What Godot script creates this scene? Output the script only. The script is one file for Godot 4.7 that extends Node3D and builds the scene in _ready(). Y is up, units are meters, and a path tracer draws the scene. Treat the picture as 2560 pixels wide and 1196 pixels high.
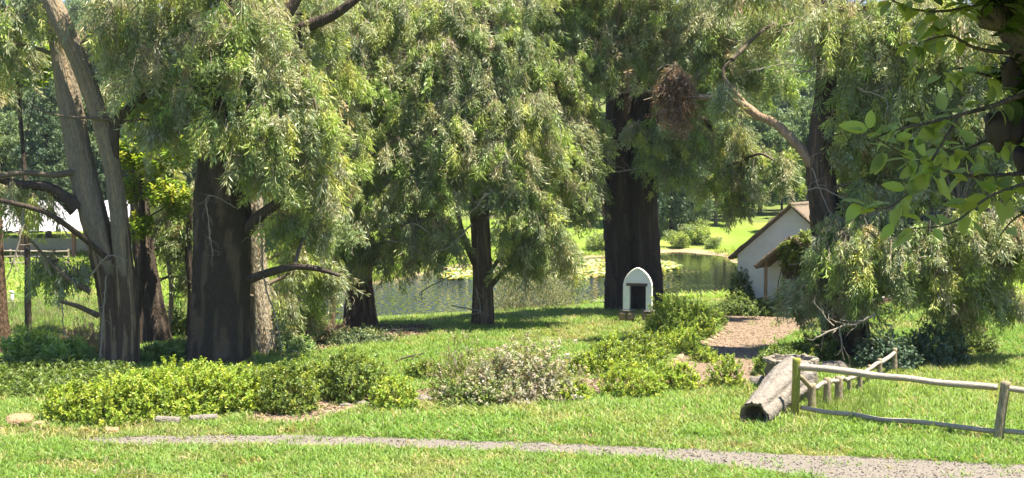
extends Node3D

# ---------------------------------------------------------------- camera numbers
const F := 2900.0                       # focal length in pixels of the 2560 wide photograph
const EYE := Vector3(0.0, 4.6, 0.0)
const SUN_TO := Vector3(0.30, 0.94, 0.08)
var pitch := atan(148.0 / 2900.0)

var rng := RandomNumberGenerator.new()
var nz := FastNoiseLite.new()
var nz2 := FastNoiseLite.new()
var M := {}
var S := {}
var taken := {}
var pond: PackedVector2Array
var road_poly: PackedVector2Array
var path_poly: PackedVector2Array
var mulch_poly: PackedVector2Array
var litter_poly: PackedVector2Array
var pads_poly: PackedVector2Array
var hg := PackedFloat32Array()
var sg := PackedFloat32Array()
const HX0 := -46.0
const HX1 := 46.0
const HD0 := 14.0
const HD1 := 92.0
const HS := 0.5
var hw := 0
var hh := 0

# ---------------------------------------------------------------- mesh helpers
class MB:
	var v := PackedVector3Array()
	var n := PackedVector3Array()
	var c := PackedColorArray()
	func tri(a: Vector3, b: Vector3, d: Vector3, col: Color) -> void:
		var nn := (d - a).cross(b - a).normalized()
		v.append(a); v.append(b); v.append(d)
		n.append(nn); n.append(nn); n.append(nn)
		c.append(col); c.append(col); c.append(col)
	func quad(a: Vector3, b: Vector3, d: Vector3, e: Vector3, col: Color) -> void:
		tri(a, b, d, col)
		tri(a, d, e, col)
	func leaf(base: Vector3, dir: Vector3, side: Vector3, ln: float, w: float, fold: float, col: Color, bend := Vector3.ZERO) -> void:
		var nrm := dir.cross(side).normalized()
		var mid := base + dir * ln * 0.45 + bend * 0.3
		var l := mid + side * w * 0.5 + nrm * fold
		var r := mid - side * w * 0.5 + nrm * fold
		var tip := base + dir * ln + bend
		tri(base, l, tip, col)
		tri(base, tip, r, col)
	func stick(a: Vector3, b: Vector3, r0: float, r1: float, col: Color) -> void:
		var d := (b - a).normalized()
		var x := d.cross(Vector3(0.31, 0.2, 0.93)).normalized()
		var y := d.cross(x)
		for k in 3:
			var t0 := TAU * k / 3.0
			var t1 := TAU * (k + 1) / 3.0
			var o0 := x * cos(t0) + y * sin(t0)
			var o1 := x * cos(t1) + y * sin(t1)
			quad(a + o0 * r0, b + o0 * r1, b + o1 * r1, a + o1 * r0, col)
	func box(at: Vector3, sx: Vector3, sy: Vector3, sz: Vector3, col: Color) -> void:
		var p := []
		for k in 8:
			p.append(at + sx * (0.5 if k & 1 else -0.5) + sy * (0.5 if k & 2 else -0.5) + sz * (0.5 if k & 4 else -0.5))
		for f in [[0, 2, 3, 1], [4, 5, 7, 6], [0, 1, 5, 4], [2, 6, 7, 3], [0, 4, 6, 2], [1, 3, 7, 5]]:
			quad(p[f[0]], p[f[1]], p[f[2]], p[f[3]], col)
	func mesh() -> ArrayMesh:
		var arr := []
		arr.resize(Mesh.ARRAY_MAX)
		arr[Mesh.ARRAY_VERTEX] = v
		arr[Mesh.ARRAY_NORMAL] = n
		arr[Mesh.ARRAY_COLOR] = c
		var m := ArrayMesh.new()
		m.add_surface_from_arrays(Mesh.PRIMITIVE_TRIANGLES, arr)
		return m

class Cloud:                              # a heap of copies of one mesh
	var x: Array[Transform3D] = []
	var c := PackedColorArray()
	func put(t: Transform3D, col: Color) -> void:
		x.append(t)
		c.append(col)

func ray(u: float, v: float) -> Vector3:
	return Basis(Vector3.RIGHT, -pitch) * Vector3((u - 1280.0) / F, (598.0 - v) / F, -1.0)

func P(u: float, v: float, d: float) -> Vector3:
	var r := ray(u, v)
	return EYE + r * (d / -r.z)

func on_level(u: float, v: float, y: float) -> Vector3:
	var r := ray(u, v)
	return EYE + r * ((y - EYE.y) / r.y)

func G(u: float, v: float) -> Vector3:
	var p := on_level(u, v, 0.0)
	for k in 8:
		p = on_level(u, v, lerpf(p.y, height(p.x, p.z), 0.8))
	p.y = height(p.x, p.z)
	return p

func flat_poly(px: Array, y: float) -> PackedVector2Array:
	var o := PackedVector2Array()
	for k in range(0, px.size(), 2):
		var p := on_level(px[k], px[k + 1], y)
		o.append(Vector2(p.x, p.z))
	return o

func sdf(p: Vector2, poly: PackedVector2Array) -> float:
	var best := 1e9
	var n := poly.size()
	for i in n:
		var q := Geometry2D.get_closest_point_to_segment(p, poly[i], poly[(i + 1) % n])
		best = minf(best, p.distance_squared_to(q))
	best = sqrt(best)
	return -best if Geometry2D.is_point_in_polygon(p, poly) else best

func inside(poly: PackedVector2Array, x: float, z: float) -> bool:
	return Geometry2D.is_point_in_polygon(Vector2(x, z), poly)

func base_height(x: float, z: float) -> float:
	var d := -z
	var h := 3.0 * (1.0 - smoothstep(3.0, 15.5, d))
	h += 0.05 * nz.get_noise_2d(x * 6.0, z * 6.0)
	var e := d - (82.0 + 4.0 * nz.get_noise_2d(x * 1.4, 7.0))
	if e > 0.0:
		h += 0.05 * e * smoothstep(0.0, 20.0, e) + 0.16 * maxf(0.0, e - 36.0) + 0.7 * nz.get_noise_2d(x, z) * smoothstep(4.0, 30.0, e)
	return h

func height(x: float, z: float) -> float:
	var d := -z
	if d < HD0 or d > HD1 - HS or x < HX0 or x > HX1 - HS or hg.is_empty():
		return base_height(x, z)
	var fx := (x - HX0) / HS
	var fz := (d - HD0) / HS
	var i := int(fx)
	var j := int(fz)
	fx -= i
	fz -= j
	var k := j * hw + i
	return lerpf(lerpf(hg[k], hg[k + 1], fx), lerpf(hg[k + hw], hg[k + hw + 1], fx), fz)

func shore(x: float, z: float) -> float:
	var d := -z
	if d < HD0 or d > HD1 - HS or x < HX0 or x > HX1 - HS:
		return 99.0
	return sg[int((d - HD0) / HS) * hw + int((x - HX0) / HS)]

const WATER := -0.5

func make_heights() -> void:
	hw = int((HX1 - HX0) / HS) + 1
	hh = int((HD1 - HD0) / HS) + 1
	var h2 := PackedFloat32Array()
	h2.resize(hw * hh)
	sg.resize(hw * hh)
	for j in hh:
		for i in hw:
			var x := HX0 + i * HS
			var z := -(HD0 + j * HS)
			var b := base_height(x, z)
			var s := 99.0
			if -z > 30.0:
				s = sdf(Vector2(x, z), pond) + 0.5 * nz.get_noise_2d(x * 9.0, z * 9.0)
				if s < 0.0:
					b = WATER - 0.02 - minf(0.9, -s * 0.2)
				elif s < 7.0:
					b = lerpf(WATER - 0.02, b, 0.25 * smoothstep(0.0, 0.7, s) + 0.75 * smoothstep(0.0, 7.0, s))
			h2[j * hw + i] = b
			sg[j * hw + i] = s
	hg = h2

# ---------------------------------------------------------------- node helpers
func numbered(called: String) -> String:
	if not taken.has(called):
		taken[called] = 0
		return called
	taken[called] += 1
	return "%s_%03d" % [called, taken[called]]

func tag(o: Node3D, label: String, category := "", group := "", kind := "") -> void:
	if label: o.set_meta("label", label)
	if category: o.set_meta("category", category)
	if group: o.set_meta("group", group)
	if kind: o.set_meta("kind", kind)

func thing(called: String, label: String, category: String, at: Vector3, group := "", kind := "") -> Node3D:
	var o := Node3D.new()
	o.name = numbered(called)
	add_child(o)
	o.position = at
	tag(o, label, category, group, kind)
	return o

func part(parent: Node3D, called: String, mesh: Mesh, mat: Material, world := true) -> MeshInstance3D:
	var o := MeshInstance3D.new()
	o.name = called
	o.mesh = mesh
	o.material_override = mat
	parent.add_child(o, true)
	if world:                              # vertices given in world positions
		o.position = -offset_of(parent)
	return o

func offset_of(n: Node) -> Vector3:
	var o := Vector3.ZERO
	var k := n
	while k != null and k != self:
		o += (k as Node3D).position
		k = k.get_parent()
	return o

func cloud_part(parent: Node3D, called: String, mesh: Mesh, mat: Material, cl: Cloud, world := true) -> MultiMeshInstance3D:
	var mm := MultiMesh.new()
	mm.transform_format = MultiMesh.TRANSFORM_3D
	mm.use_colors = true
	mm.mesh = mesh
	mm.instance_count = cl.x.size()
	for i in cl.x.size():
		mm.set_instance_transform(i, cl.x[i])
		mm.set_instance_color(i, cl.c[i])
	var o := MultiMeshInstance3D.new()
	o.name = called
	o.multimesh = mm
	o.material_override = mat
	if parent != self:
		o.set_meta("kind", "stuff")
	parent.add_child(o, true)
	if world and parent != self:
		o.position = -offset_of(parent)
	return o

func jit(c: Color, amount: float, gain := 1.5) -> Color:
	var k := gain * (1.0 + rng.randf_range(-amount, amount))
	return Color(c.r * k * rng.randf_range(0.93, 1.07), c.g * k, c.b * k * rng.randf_range(0.88, 1.12))

func rnd(a: float, b: float) -> float:
	return rng.randf_range(a, b)

func ball() -> Vector3:
	while true:
		var p := Vector3(rnd(-1, 1), rnd(-1, 1), rnd(-1, 1))
		if p.length_squared() <= 1.0:
			return p
	return Vector3.ZERO

# points of a smooth curve through control points; each control is [Vector3, radius]
func smooth(ctrl: Array, step: float) -> Array:
	var out := []
	for i in ctrl.size() - 1:
		var a: Vector3 = ctrl[maxi(i - 1, 0)][0]
		var b: Vector3 = ctrl[i][0]
		var c: Vector3 = ctrl[i + 1][0]
		var d: Vector3 = ctrl[mini(i + 2, ctrl.size() - 1)][0]
		var n := maxi(1, int(ceil(b.distance_to(c) / step)))
		for k in n:
			var t := float(k) / n
			out.append([b.cubic_interpolate(c, a, d, t), lerpf(ctrl[i][1], ctrl[i + 1][1], t)])
	out.append([ctrl[-1][0], ctrl[-1][1]])
	return out

# a round stem with furrowed sides; returns the next free index
func tube(st: SurfaceTool, first: int, pts: Array, sides: int, rough: float, sd: float, flare := 0.0, caps := false) -> int:
	var n := pts.size()
	var x := Vector3.RIGHT
	for i in n:
		var p: Vector3 = pts[i][0]
		var r: float = pts[i][1]
		var d: Vector3 = (pts[mini(i + 1, n - 1)][0] - pts[maxi(i - 1, 0)][0])
		d = d.normalized() if d.length() > 1e-6 else Vector3.UP
		x = (x - d * x.dot(d))
		x = x.normalized() if x.length() > 1e-4 else d.cross(Vector3(0.3, 0.1, 0.9)).normalized()
		var y := d.cross(x)
		var low := exp(-p.distance_to(pts[0][0]) / maxf(0.01, 0.9 * r + 0.25))
		for j in sides:
			var t := TAU * j / sides
			var o := x * cos(t) + y * sin(t)
			var k := 1.0
			if rough > 0.0:
				var q := o * 2.4
				k += rough * nz2.get_noise_3d(q.x * 22.0 + sd, p.y * 30.0, q.z * 22.0 + sd)
				k += rough * .8 * nz2.get_noise_3d(q.x * 80.0 + sd, p.y * 60.0, q.z * 80.0 - sd)
				k -= rough * 1.7 * absf(nz2.get_noise_3d(q.x * 150.0 + sd, p.y * 75.0, q.z * 150.0 - sd))
			k += flare * low * (0.55 + 0.6 * nz2.get_noise_2d(o.x * 60.0 + sd * 3.0, o.z * 60.0 + o.y * 40.0))
			if not bark_kinds.is_empty():
				st.set_color(bark_colour(o, p, sd))
			st.add_vertex(p + o * r * k)
	for i in n - 1:
		for j in sides:
			var a := first + i * sides + j
			var b := first + i * sides + (j + 1) % sides
			for q in [a, b, b + sides, a, b + sides, a + sides]:
				st.add_index(q)
	var start := first
	first += n * sides
	if caps:
		for e: int in [0, n - 1]:
			st.add_vertex(pts[e][0])
			for j in sides:
				var a := start + e * sides + j
				var b := start + e * sides + (j + 1) % sides
				for q in ([first, b, a] if e == 0 else [first, a, b]):
					st.add_index(q)
			first += 1
	return first

# which kind of bark covers a point of a stem: rough below, smooth above, peeled patches
var bark_kinds := []

func bark_colour(o: Vector3, p: Vector3, sd: float) -> Color:
	var low: Color = bark_kinds[0]
	var high: Color = bark_kinds[1]
	var a := atan2(o.z, o.x)
	var edge: float = bark_kinds[2] + 1.6 * nz2.get_noise_3d(cos(a) * 30.0 + sd, p.y * 5.0, sin(a) * 30.0)
	var c := low.lerp(high, smoothstep(-.06, .06, p.y - edge))
	var peel := nz2.get_noise_3d(cos(a) * 120.0 + sd * 2.0, p.y * 20.0, sin(a) * 120.0 - sd)
	c = c.lerp(bark_kinds[3], smoothstep(.20, .27, peel) * .8)
	return c

func new_st() -> SurfaceTool:
	var st := SurfaceTool.new()
	st.begin(Mesh.PRIMITIVE_TRIANGLES)
	st.set_smooth_group(0)
	return st

func done(st: SurfaceTool) -> ArrayMesh:
	st.generate_normals()
	return st.commit()

func stem_mesh(ctrl: Array, step: float, sides: int, rough: float, sd: float, flare := 0.0, caps := false) -> ArrayMesh:
	var st := new_st()
	tube(st, 0, smooth(ctrl, step), sides, rough, sd, flare, caps)
	return done(st)

# a lumpy stone
func stone_mesh(sx: float, sy: float, sz: float, sd: float, rough := 0.18, rings := 7, sides := 10) -> ArrayMesh:
	var st := new_st()
	for i in rings + 1:
		var f := PI * i / rings
		for j in sides:
			var t := TAU * j / sides
			var o := Vector3(sin(f) * cos(t), cos(f), sin(f) * sin(t))
			var b := Vector3(signf(o.x) * pow(absf(o.x), 0.75), signf(o.y) * pow(absf(o.y), 0.75), signf(o.z) * pow(absf(o.z), 0.75))
			var k := 1.0 + rough * nz2.get_noise_3d(o.x * 40.0 + sd * 31.0, o.y * 40.0, o.z * 40.0 + sd * 17.0)
			st.add_vertex(Vector3(b.x * sx, b.y * sy, b.z * sz) * k)
	for i in rings:
		for j in sides:
			var a := i * sides + j
			var b := i * sides + (j + 1) % sides
			for q in [a, b, b + sides, a, b + sides, a + sides]:
				st.add_index(q)
	return done(st)

# ---------------------------------------------------------------- materials
func noise_tex(sd: int, freq: float, cols: Array, octaves := 4, kind := FastNoiseLite.TYPE_SIMPLEX_SMOOTH, size := 512) -> NoiseTexture2D:
	var f := FastNoiseLite.new()
	f.seed = sd
	f.noise_type = kind
	f.frequency = freq
	f.fractal_octaves = octaves
	var t := NoiseTexture2D.new()
	t.width = size
	t.height = size
	t.seamless = true
	t.noise = f
	var g := Gradient.new()
	var offs := PackedFloat32Array()
	var cc := PackedColorArray()
	for k in cols.size():
		offs.append(float(k) / maxf(1.0, cols.size() - 1))
		cc.append((cols[k] as Color).linear_to_srgb())
	g.offsets = offs
	g.colors = cc
	t.color_ramp = g
	return t

func grey(k: float) -> Color:
	return Color(k, k, k)

func mat_tex(called: String, cols: Array, sd: int, freq: float, scale: Vector3, relief: float, rough := 0.95, relief_freq := 0.05) -> StandardMaterial3D:
	var m := StandardMaterial3D.new()
	m.resource_name = called
	m.albedo_texture = noise_tex(sd, freq, cols, 5)
	if "bark" in called and freq < .04:
		var nt: NoiseTexture2D = m.albedo_texture
		(nt.noise as FastNoiseLite).fractal_type = FastNoiseLite.FRACTAL_RIDGED
		(nt.noise as FastNoiseLite).fractal_gain = .65
		nt.invert = true
	m.roughness = rough
	m.metallic_specular = 0.3
	m.uv1_triplanar = true
	m.uv1_world_triplanar = true
	m.uv1_scale = scale
	if relief > 0.0:
		m.heightmap_enabled = true
		m.heightmap_scale = relief
		m.heightmap_texture = noise_tex(sd + 7, relief_freq, [grey(0.0), grey(1.0)], 5)
	return m

func mat_leaf(called: String, rough: float, back: Color, spec := 0.4) -> StandardMaterial3D:
	var m := StandardMaterial3D.new()
	m.resource_name = called
	m.vertex_color_use_as_albedo = true
	m.roughness = rough
	m.metallic_specular = spec
	m.backlight_enabled = true
	m.backlight = back.linear_to_srgb()
	m.cull_mode = BaseMaterial3D.CULL_DISABLED
	return m

func mat_plain(called: String, c: Color, rough := 0.9) -> StandardMaterial3D:
	var m := StandardMaterial3D.new()
	m.resource_name = called
	m.albedo_color = c.linear_to_srgb()
	m.roughness = rough
	m.metallic_specular = 0.35
	return m

func mat_vc(called: String, rough := 0.95) -> StandardMaterial3D:
	var m := StandardMaterial3D.new()
	m.resource_name = called
	m.vertex_color_use_as_albedo = true
	m.roughness = rough
	m.metallic_specular = 0.3
	return m

func materials() -> void:
	M.bark_dark = mat_tex("dark_bark", [Color(0.027, 0.021, 0.017), Color(0.057, 0.044, 0.034), Color(0.095, 0.074, 0.057), Color(0.162, 0.128, 0.100)], 3, 0.02, Vector3(0.9, 0.13, 0.9), 4.0)
	M.bark_grey = mat_tex("grey_bark", [Color(.07, .055, .04), Color(.15, .125, .09), Color(.22, .19, .14), Color(.30, .255, .19)], 5, 0.016, Vector3(0.8, 0.09, 0.8), 2.0)
	M.bark_pale = mat_tex("pale_bark", [Color(.16, .12, .08), Color(.34, .28, .19), Color(.46, .40, .29), Color(.55, .49, .37)], 9, 0.03, Vector3(0.7, 0.3, 0.7), 2.0)
	M.bark_brown = mat_tex("brown_bark", [Color(.10, .065, .04), Color(.21, .145, .095), Color(.31, .225, .15), Color(.40, .30, .20)], 11, 0.02, Vector3(0.9, 0.15, 0.9), 3.0)
	M.bark_mixed = mat_tex("mixed_bark", [grey(.5), grey(.75), grey(1.0), grey(1.0)], 6, 0.024, Vector3(1.1, 0.22, 1.1), 5.0)
	M.bark_mixed.vertex_color_use_as_albedo = true
	M.twig = mat_tex("twig_bark", [Color(.07, .055, .04), Color(.17, .14, .10)], 13, 0.05, Vector3(2, 2, 2), 0.0)
	M.dead = mat_tex("bleached_wood", [Color(0.163, 0.137, 0.104), Color(0.325, 0.293, 0.240)], 15, 0.05, Vector3(2, 2, 2), 0.5)
	M.log = mat_tex("weathered_log", [Color(0.066, 0.057, 0.048), Color(0.157, 0.138, 0.119), Color(0.199, 0.179, 0.155), Color(0.238, 0.214, 0.190)], 17, 0.02, Vector3(0.6, 0.9, 0.6), 3.0)
	M.cut = mat_tex("cut_end", [Color(.10, .085, .065), Color(.24, .205, .165)], 18, 0.04, Vector3(1, 1, 1), 2.0)
	M.rail = mat_tex("weathered_rail", [Color(0.168, 0.134, 0.105), Color(0.336, 0.286, 0.231), Color(0.437, 0.386, 0.323)], 19, 0.03, Vector3(0.25, 2.2, 1.5), 1.2)
	M.post = mat_tex("weathered_post", [Color(0.115, 0.098, 0.057), Color(0.276, 0.230, 0.149), Color(0.380, 0.322, 0.230)], 21, 0.03, Vector3(1.6, 0.3, 1.6), 1.5)
	M.lichen = mat_tex("lichen_post", [Color(.16, .14, .04), Color(.24, .25, .045), Color(.33, .31, .08)], 23, 0.03, Vector3(1.4, 0.5, 1.4), 1.5)
	M.leaf = mat_leaf("gum_leaf", 0.42, Color(.9, .9, .5), 0.5)
	M.shrub = mat_leaf("shrub_leaf", 0.42, Color(.85, .85, .4), 0.45)
	M.far_leaf = mat_leaf("far_leaf", 0.55, Color(.7, .75, .4), 0.35)
	M.grass = mat_leaf("grass_blade", 0.5, Color(.9, .95, .45), 0.35)
	M.broad = mat_leaf("broad_leaf", 0.45, Color(1.0, 1.0, .5), 0.4)
	M.stick = mat_vc("dry_stick")
	M.wall = mat_tex("lime_plaster", [Color(.64, .63, .61), Color(.71, .70, .68), Color(.76, .75, .73)], 25, 0.012, Vector3(0.4, 0.4, 0.4), 0.6)
	M.white = mat_tex("white_plaster", [Color(.70, .69, .64), Color(.79, .78, .73), Color(.84, .83, .79)], 27, 0.012, Vector3(0.5, 0.5, 0.5), 0.5, 0.85)
	M.thatch = mat_tex("thatch", [Color(0.072, 0.054, 0.036), Color(0.173, 0.137, 0.101), Color(0.259, 0.216, 0.169)], 29, 0.03, Vector3(1.2, 0.4, 1.2), 4.0)
	M.plinth = mat_tex("plinth", [Color(.07, .045, .035), Color(.17, .10, .075)], 31, 0.03, Vector3(1, 1, 1), 1.0)
	M.stone = mat_tex("brown_stone", [Color(0.135, 0.090, 0.060), Color(0.330, 0.240, 0.150), Color(0.510, 0.390, 0.255)], 33, 0.03, Vector3(1, 1, 1), 2.0)
	M.sand_rock = mat_tex("orange_sandstone", [Color(0.180, 0.120, 0.066), Color(0.264, 0.180, 0.102), Color(0.312, 0.228, 0.138)], 35, 0.02, Vector3(1, 1, 1), 2.0)
	M.grey_rock = mat_tex("grey_rock", [Color(0.072, 0.060, 0.051), Color(0.168, 0.150, 0.132), Color(0.228, 0.210, 0.186)], 37, 0.02, Vector3(1, 1, 1), 2.0)
	M.dark_rock = mat_tex("dark_rock", [Color(.07, .063, .056), Color(.17, .155, .14)], 39, 0.02, Vector3(1, 1, 1), 2.0)
	M.roof = mat_tex("white_roof_sheet", [Color(0.348, 0.332, 0.348), Color(0.401, 0.390, 0.405)], 41, 0.02, Vector3(.3, .3, .3), 0.0, 0.6)
	M.brick_red = mat_plain("red_brown_pillar", Color(.22, .12, .09))
	M.lintel = mat_tex("old_timber", [Color(.06, .05, .04), Color(.14, .115, .085)], 43, 0.05, Vector3(.4, 2, 2), 1.0)
	M.gravel = mat_tex("grey_gravel", [Color(0.138, 0.122, 0.105), Color(0.138, 0.122, 0.105), Color(0.180, 0.160, 0.135), Color(0.204, 0.172, 0.134)], 45, 0.03, Vector3(.8, .8, .8), 1.5, 0.95, 0.12)
	M.gravel.detail_enabled = false
	M.red_gravel = mat_tex("red_gravel", [Color(0.129, 0.091, 0.061), Color(0.206, 0.153, 0.106), Color(0.257, 0.203, 0.146)], 47, 0.05, Vector3(.9, .9, .9), 2.0, 0.95, 0.12)
	M.mulch = mat_tex("bark_mulch", [Color(0.176, 0.118, 0.080), Color(0.326, 0.238, 0.168), Color(0.422, 0.326, 0.246)], 49, 0.06, Vector3(.9, .9, .9), 3.0, 0.95, 0.12)
	var g := StandardMaterial3D.new()
	g.resource_name = "soil_and_turf"
	g.vertex_color_use_as_albedo = true
	g.albedo_texture = noise_tex(51, 0.02, [grey(.55), grey(.8), grey(1.0)], 6, FastNoiseLite.TYPE_SIMPLEX_SMOOTH, 1024)
	g.uv1_triplanar = true
	g.uv1_world_triplanar = true
	g.uv1_scale = Vector3(.22, .22, .22)
	g.roughness = 1.0
	g.metallic_specular = 0.2
	g.heightmap_enabled = true
	g.heightmap_scale = 4.0
	g.heightmap_texture = noise_tex(53, 0.08, [grey(0.0), grey(1.0)], 5)
	M.ground = g
	var w := StandardMaterial3D.new()
	w.resource_name = "pond_water"
	w.albedo_color = Color(.010, .013, .008).linear_to_srgb()
	w.roughness = 0.06
	w.metallic_specular = 0.5
	var im := Image.create(1024, 1024, false, Image.FORMAT_RGB8)   # breeze on the open water, calm in the lee of the cottage
	nz2.fractal_octaves = 2
	for y in 1024:
		for x in 1024:
			var wx := (x / 1024.0 - .4) * 80.0
			var amp := lerpf(.8, .05, smoothstep(4.0, 9.0, wx + 5.0 * nz.get_noise_2d(x * .4, y * .4)))
			amp *= .6 + .8 * absf(nz.get_noise_2d(x * .25 + 500.0, y * .6))
			var sx := nz2.get_noise_2d(x * 17.0, y * 25.0) * amp
			var sz := nz2.get_noise_2d(x * 17.0 + 700.0, y * 25.0 + 300.0) * amp
			var nv := Vector3(sx, sz, 1.0).normalized()
			im.set_pixel(x, y, Color(nv.x * .5 + .5, nv.y * .5 + .5, nv.z * .5 + .5))
	var nt := ImageTexture.create_from_image(im)
	w.normal_enabled = true
	w.normal_texture = nt
	w.normal_scale = 1.0
	w.uv1_triplanar = true
	w.uv1_world_triplanar = true
	w.uv1_scale = Vector3(1.0 / 80.0, 1.0 / 80.0, 1.0 / 80.0)
	w.uv1_offset = Vector3(.4, 0, 0)
	M.water = w
	for k in 3:
		var l := StandardMaterial3D.new()
		l.resource_name = "glossy_leaf"
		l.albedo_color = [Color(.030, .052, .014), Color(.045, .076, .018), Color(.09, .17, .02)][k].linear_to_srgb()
		l.roughness = 0.5
		l.metallic_specular = .35
		l.backlight_enabled = true
		l.backlight = Color(.62, .70, .2).linear_to_srgb()
		l.cull_mode = BaseMaterial3D.CULL_DISABLED
		M["glossy%d" % k] = l
	M.fg_bark = mat_tex("rough_dark_bark", [Color(.05, .04, .032), Color(.11, .088, .07), Color(.17, .14, .11)], 55, 0.05, Vector3(2.0, 1.2, 2.0), 1.5)
	M.cone = mat_plain("dark_seed_cone", Color(.055, .042, .033), 0.8)
	M.white_bird = mat_plain("white_figure", Color(.75, .75, .74), 0.7)

# ---------------------------------------------------------------- small shapes that are copied many times
func spray_mesh(sd: int, n: int, length: float, ll: float, lw: float, spread: float) -> ArrayMesh:
	rng.seed = sd
	var b := MB.new()
	var curve := Vector3(rnd(-.12, .12), 0, rnd(-.12, .12))
	var prev := Vector3.ZERO
	for k in 4:
		var t := (k + 1) / 4.0
		var q := Vector3(curve.x * t * t, -length * 0.75 * t, curve.z * t * t)
		b.stick(prev, q, 0.0035, 0.002, Color(1.1, .75, .55))
		prev = q
	for k in n:
		var t := rnd(0.02, 1.0)
		var at := Vector3(curve.x * t * t, -length * 0.75 * t, curve.z * t * t)
		var az := rnd(0, TAU)
		var out := Vector3(cos(az), 0, sin(az))
		var dir := (out * rnd(.1, spread) + Vector3(0, -1, 0)).normalized()
		var side := dir.cross(out.rotated(Vector3.UP, rnd(-1.2, 1.2))).normalized()
		var l := ll * rnd(.65, 1.3)
		var v := rnd(.55, 1.5)
		b.leaf(at + out * .03, dir, side, l, lw * rnd(.75, 1.25), lw * .25, Color(v * rnd(.9, 1.15), v, v * rnd(.8, 1.1)), Vector3(rnd(-.03, .03), rnd(-.01, .02), rnd(-.03, .03)))
	return b.mesh()

func rosette_mesh(sd: int, n: int, ll: float, lw: float, up: float) -> ArrayMesh:
	rng.seed = sd
	var b := MB.new()
	b.stick(Vector3(0, -ll * 2.2, 0), Vector3(0, ll * .3, 0), .004, .002, Color(.8, .55, .4))
	for k in n:
		var az := rnd(0, TAU)
		var out := Vector3(cos(az), 0, sin(az))
		var dir := (out + Vector3(0, rnd(up - .7, up + .7), 0)).normalized()
		var side := dir.cross(Vector3.UP).normalized().rotated(dir, rnd(-.5, .5))
		var v := rnd(.7, 1.3)
		b.leaf(Vector3(0, rnd(-1.6, .3) * ll, 0), dir, side, ll * rnd(.7, 1.3), lw * rnd(.8, 1.2), -lw * .12, Color(v * rnd(.9, 1.12), v, v * rnd(.8, 1.1)))
	return b.mesh()

func tuft_mesh(sd: int, n: int, hgt: float, radius: float, w: float, lean: float) -> ArrayMesh:
	rng.seed = sd
	var b := MB.new()
	for k in n:
		var az := rnd(0, TAU)
		var at := Vector3(cos(az), 0, sin(az)) * radius * sqrt(rng.randf())
		var a2 := rnd(0, TAU)
		var out := Vector3(cos(a2), 0, sin(a2))
		var h := hgt * rnd(.45, 1.2)
		var ln := rnd(.1, lean)
		var side := out.cross(Vector3.UP).rotated(Vector3.UP, rnd(-.8, .8)) * w * rnd(.7, 1.3) * .5
		var p1 := at + Vector3.UP * h * .55 + out * h * ln * .3
		var p2 := at + Vector3.UP * h * rnd(.8, 1.0) + out * h * ln
		var v := rnd(.5, 1.55)
		var col := Color(v * rnd(.88, 1.2), v, v * rnd(.8, 1.3))
		b.quad(at - side, p1 - side * .8, p1 + side * .8, at + side, col)
		b.tri(p1 - side * .8, p2, p1 + side * .8, col)
	return b.mesh()

func clump_mesh(sd: int, n: int, size: float, ll: float, lw: float, hang: float) -> ArrayMesh:
	rng.seed = sd
	var b := MB.new()
	for k in n:
		var at := ball() * size
		var dir := (ball() + Vector3(0, -hang, 0)).normalized()
		var side := dir.cross(ball()).normalized()
		var v := rnd(.65, 1.35)
		b.leaf(at, dir, side, ll * rnd(.6, 1.3), lw * rnd(.7, 1.3), 0.0, Color(v * rnd(.9, 1.1), v, v * rnd(.85, 1.1)))
	return b.mesh()

func shapes() -> void:
	S.spray0 = spray_mesh(101, 19, .42, .15, .028, 1.5)
	S.spray1 = spray_mesh(102, 18, .52, .17, .025, 1.2)
	S.spray2 = spray_mesh(103, 19, .36, .14, .029, 1.9)
	S.wisp = spray_mesh(104, 34, .75, .11, .010, .6)
	S.rosette0 = rosette_mesh(111, 14, .065, .032, .5)
	S.rosette1 = rosette_mesh(112, 13, .075, .032, .35)
	S.broad = rosette_mesh(113, 9, .12, .075, .1)
	S.sparse = rosette_mesh(114, 12, .05, .016, .9)
	S.strap = rosette_mesh(115, 12, .22, .045, .6)
	S.tuft0 = tuft_mesh(121, 19, .09, .15, .017, 1.6)
	S.tuft1 = tuft_mesh(122, 17, .13, .14, .016, 1.3)
	S.tuft2 = tuft_mesh(123, 15, .07, .15, .017, 1.8)
	S.reed = tuft_mesh(124, 22, .55, .22, .016, .45)
	S.far0 = clump_mesh(131, 46, .55, .42, .13, .8)
	S.far1 = clump_mesh(132, 46, .50, .30, .10, .2)
	S.far2 = clump_mesh(133, 40, .50, .26, .20, .1)

# ---------------------------------------------------------------- the ground
func add_line(a: PackedFloat32Array, from: float, to: float, step: float) -> void:
	var x := from
	while x < to - step * .5:
		a.append(x)
		x += step

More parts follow.
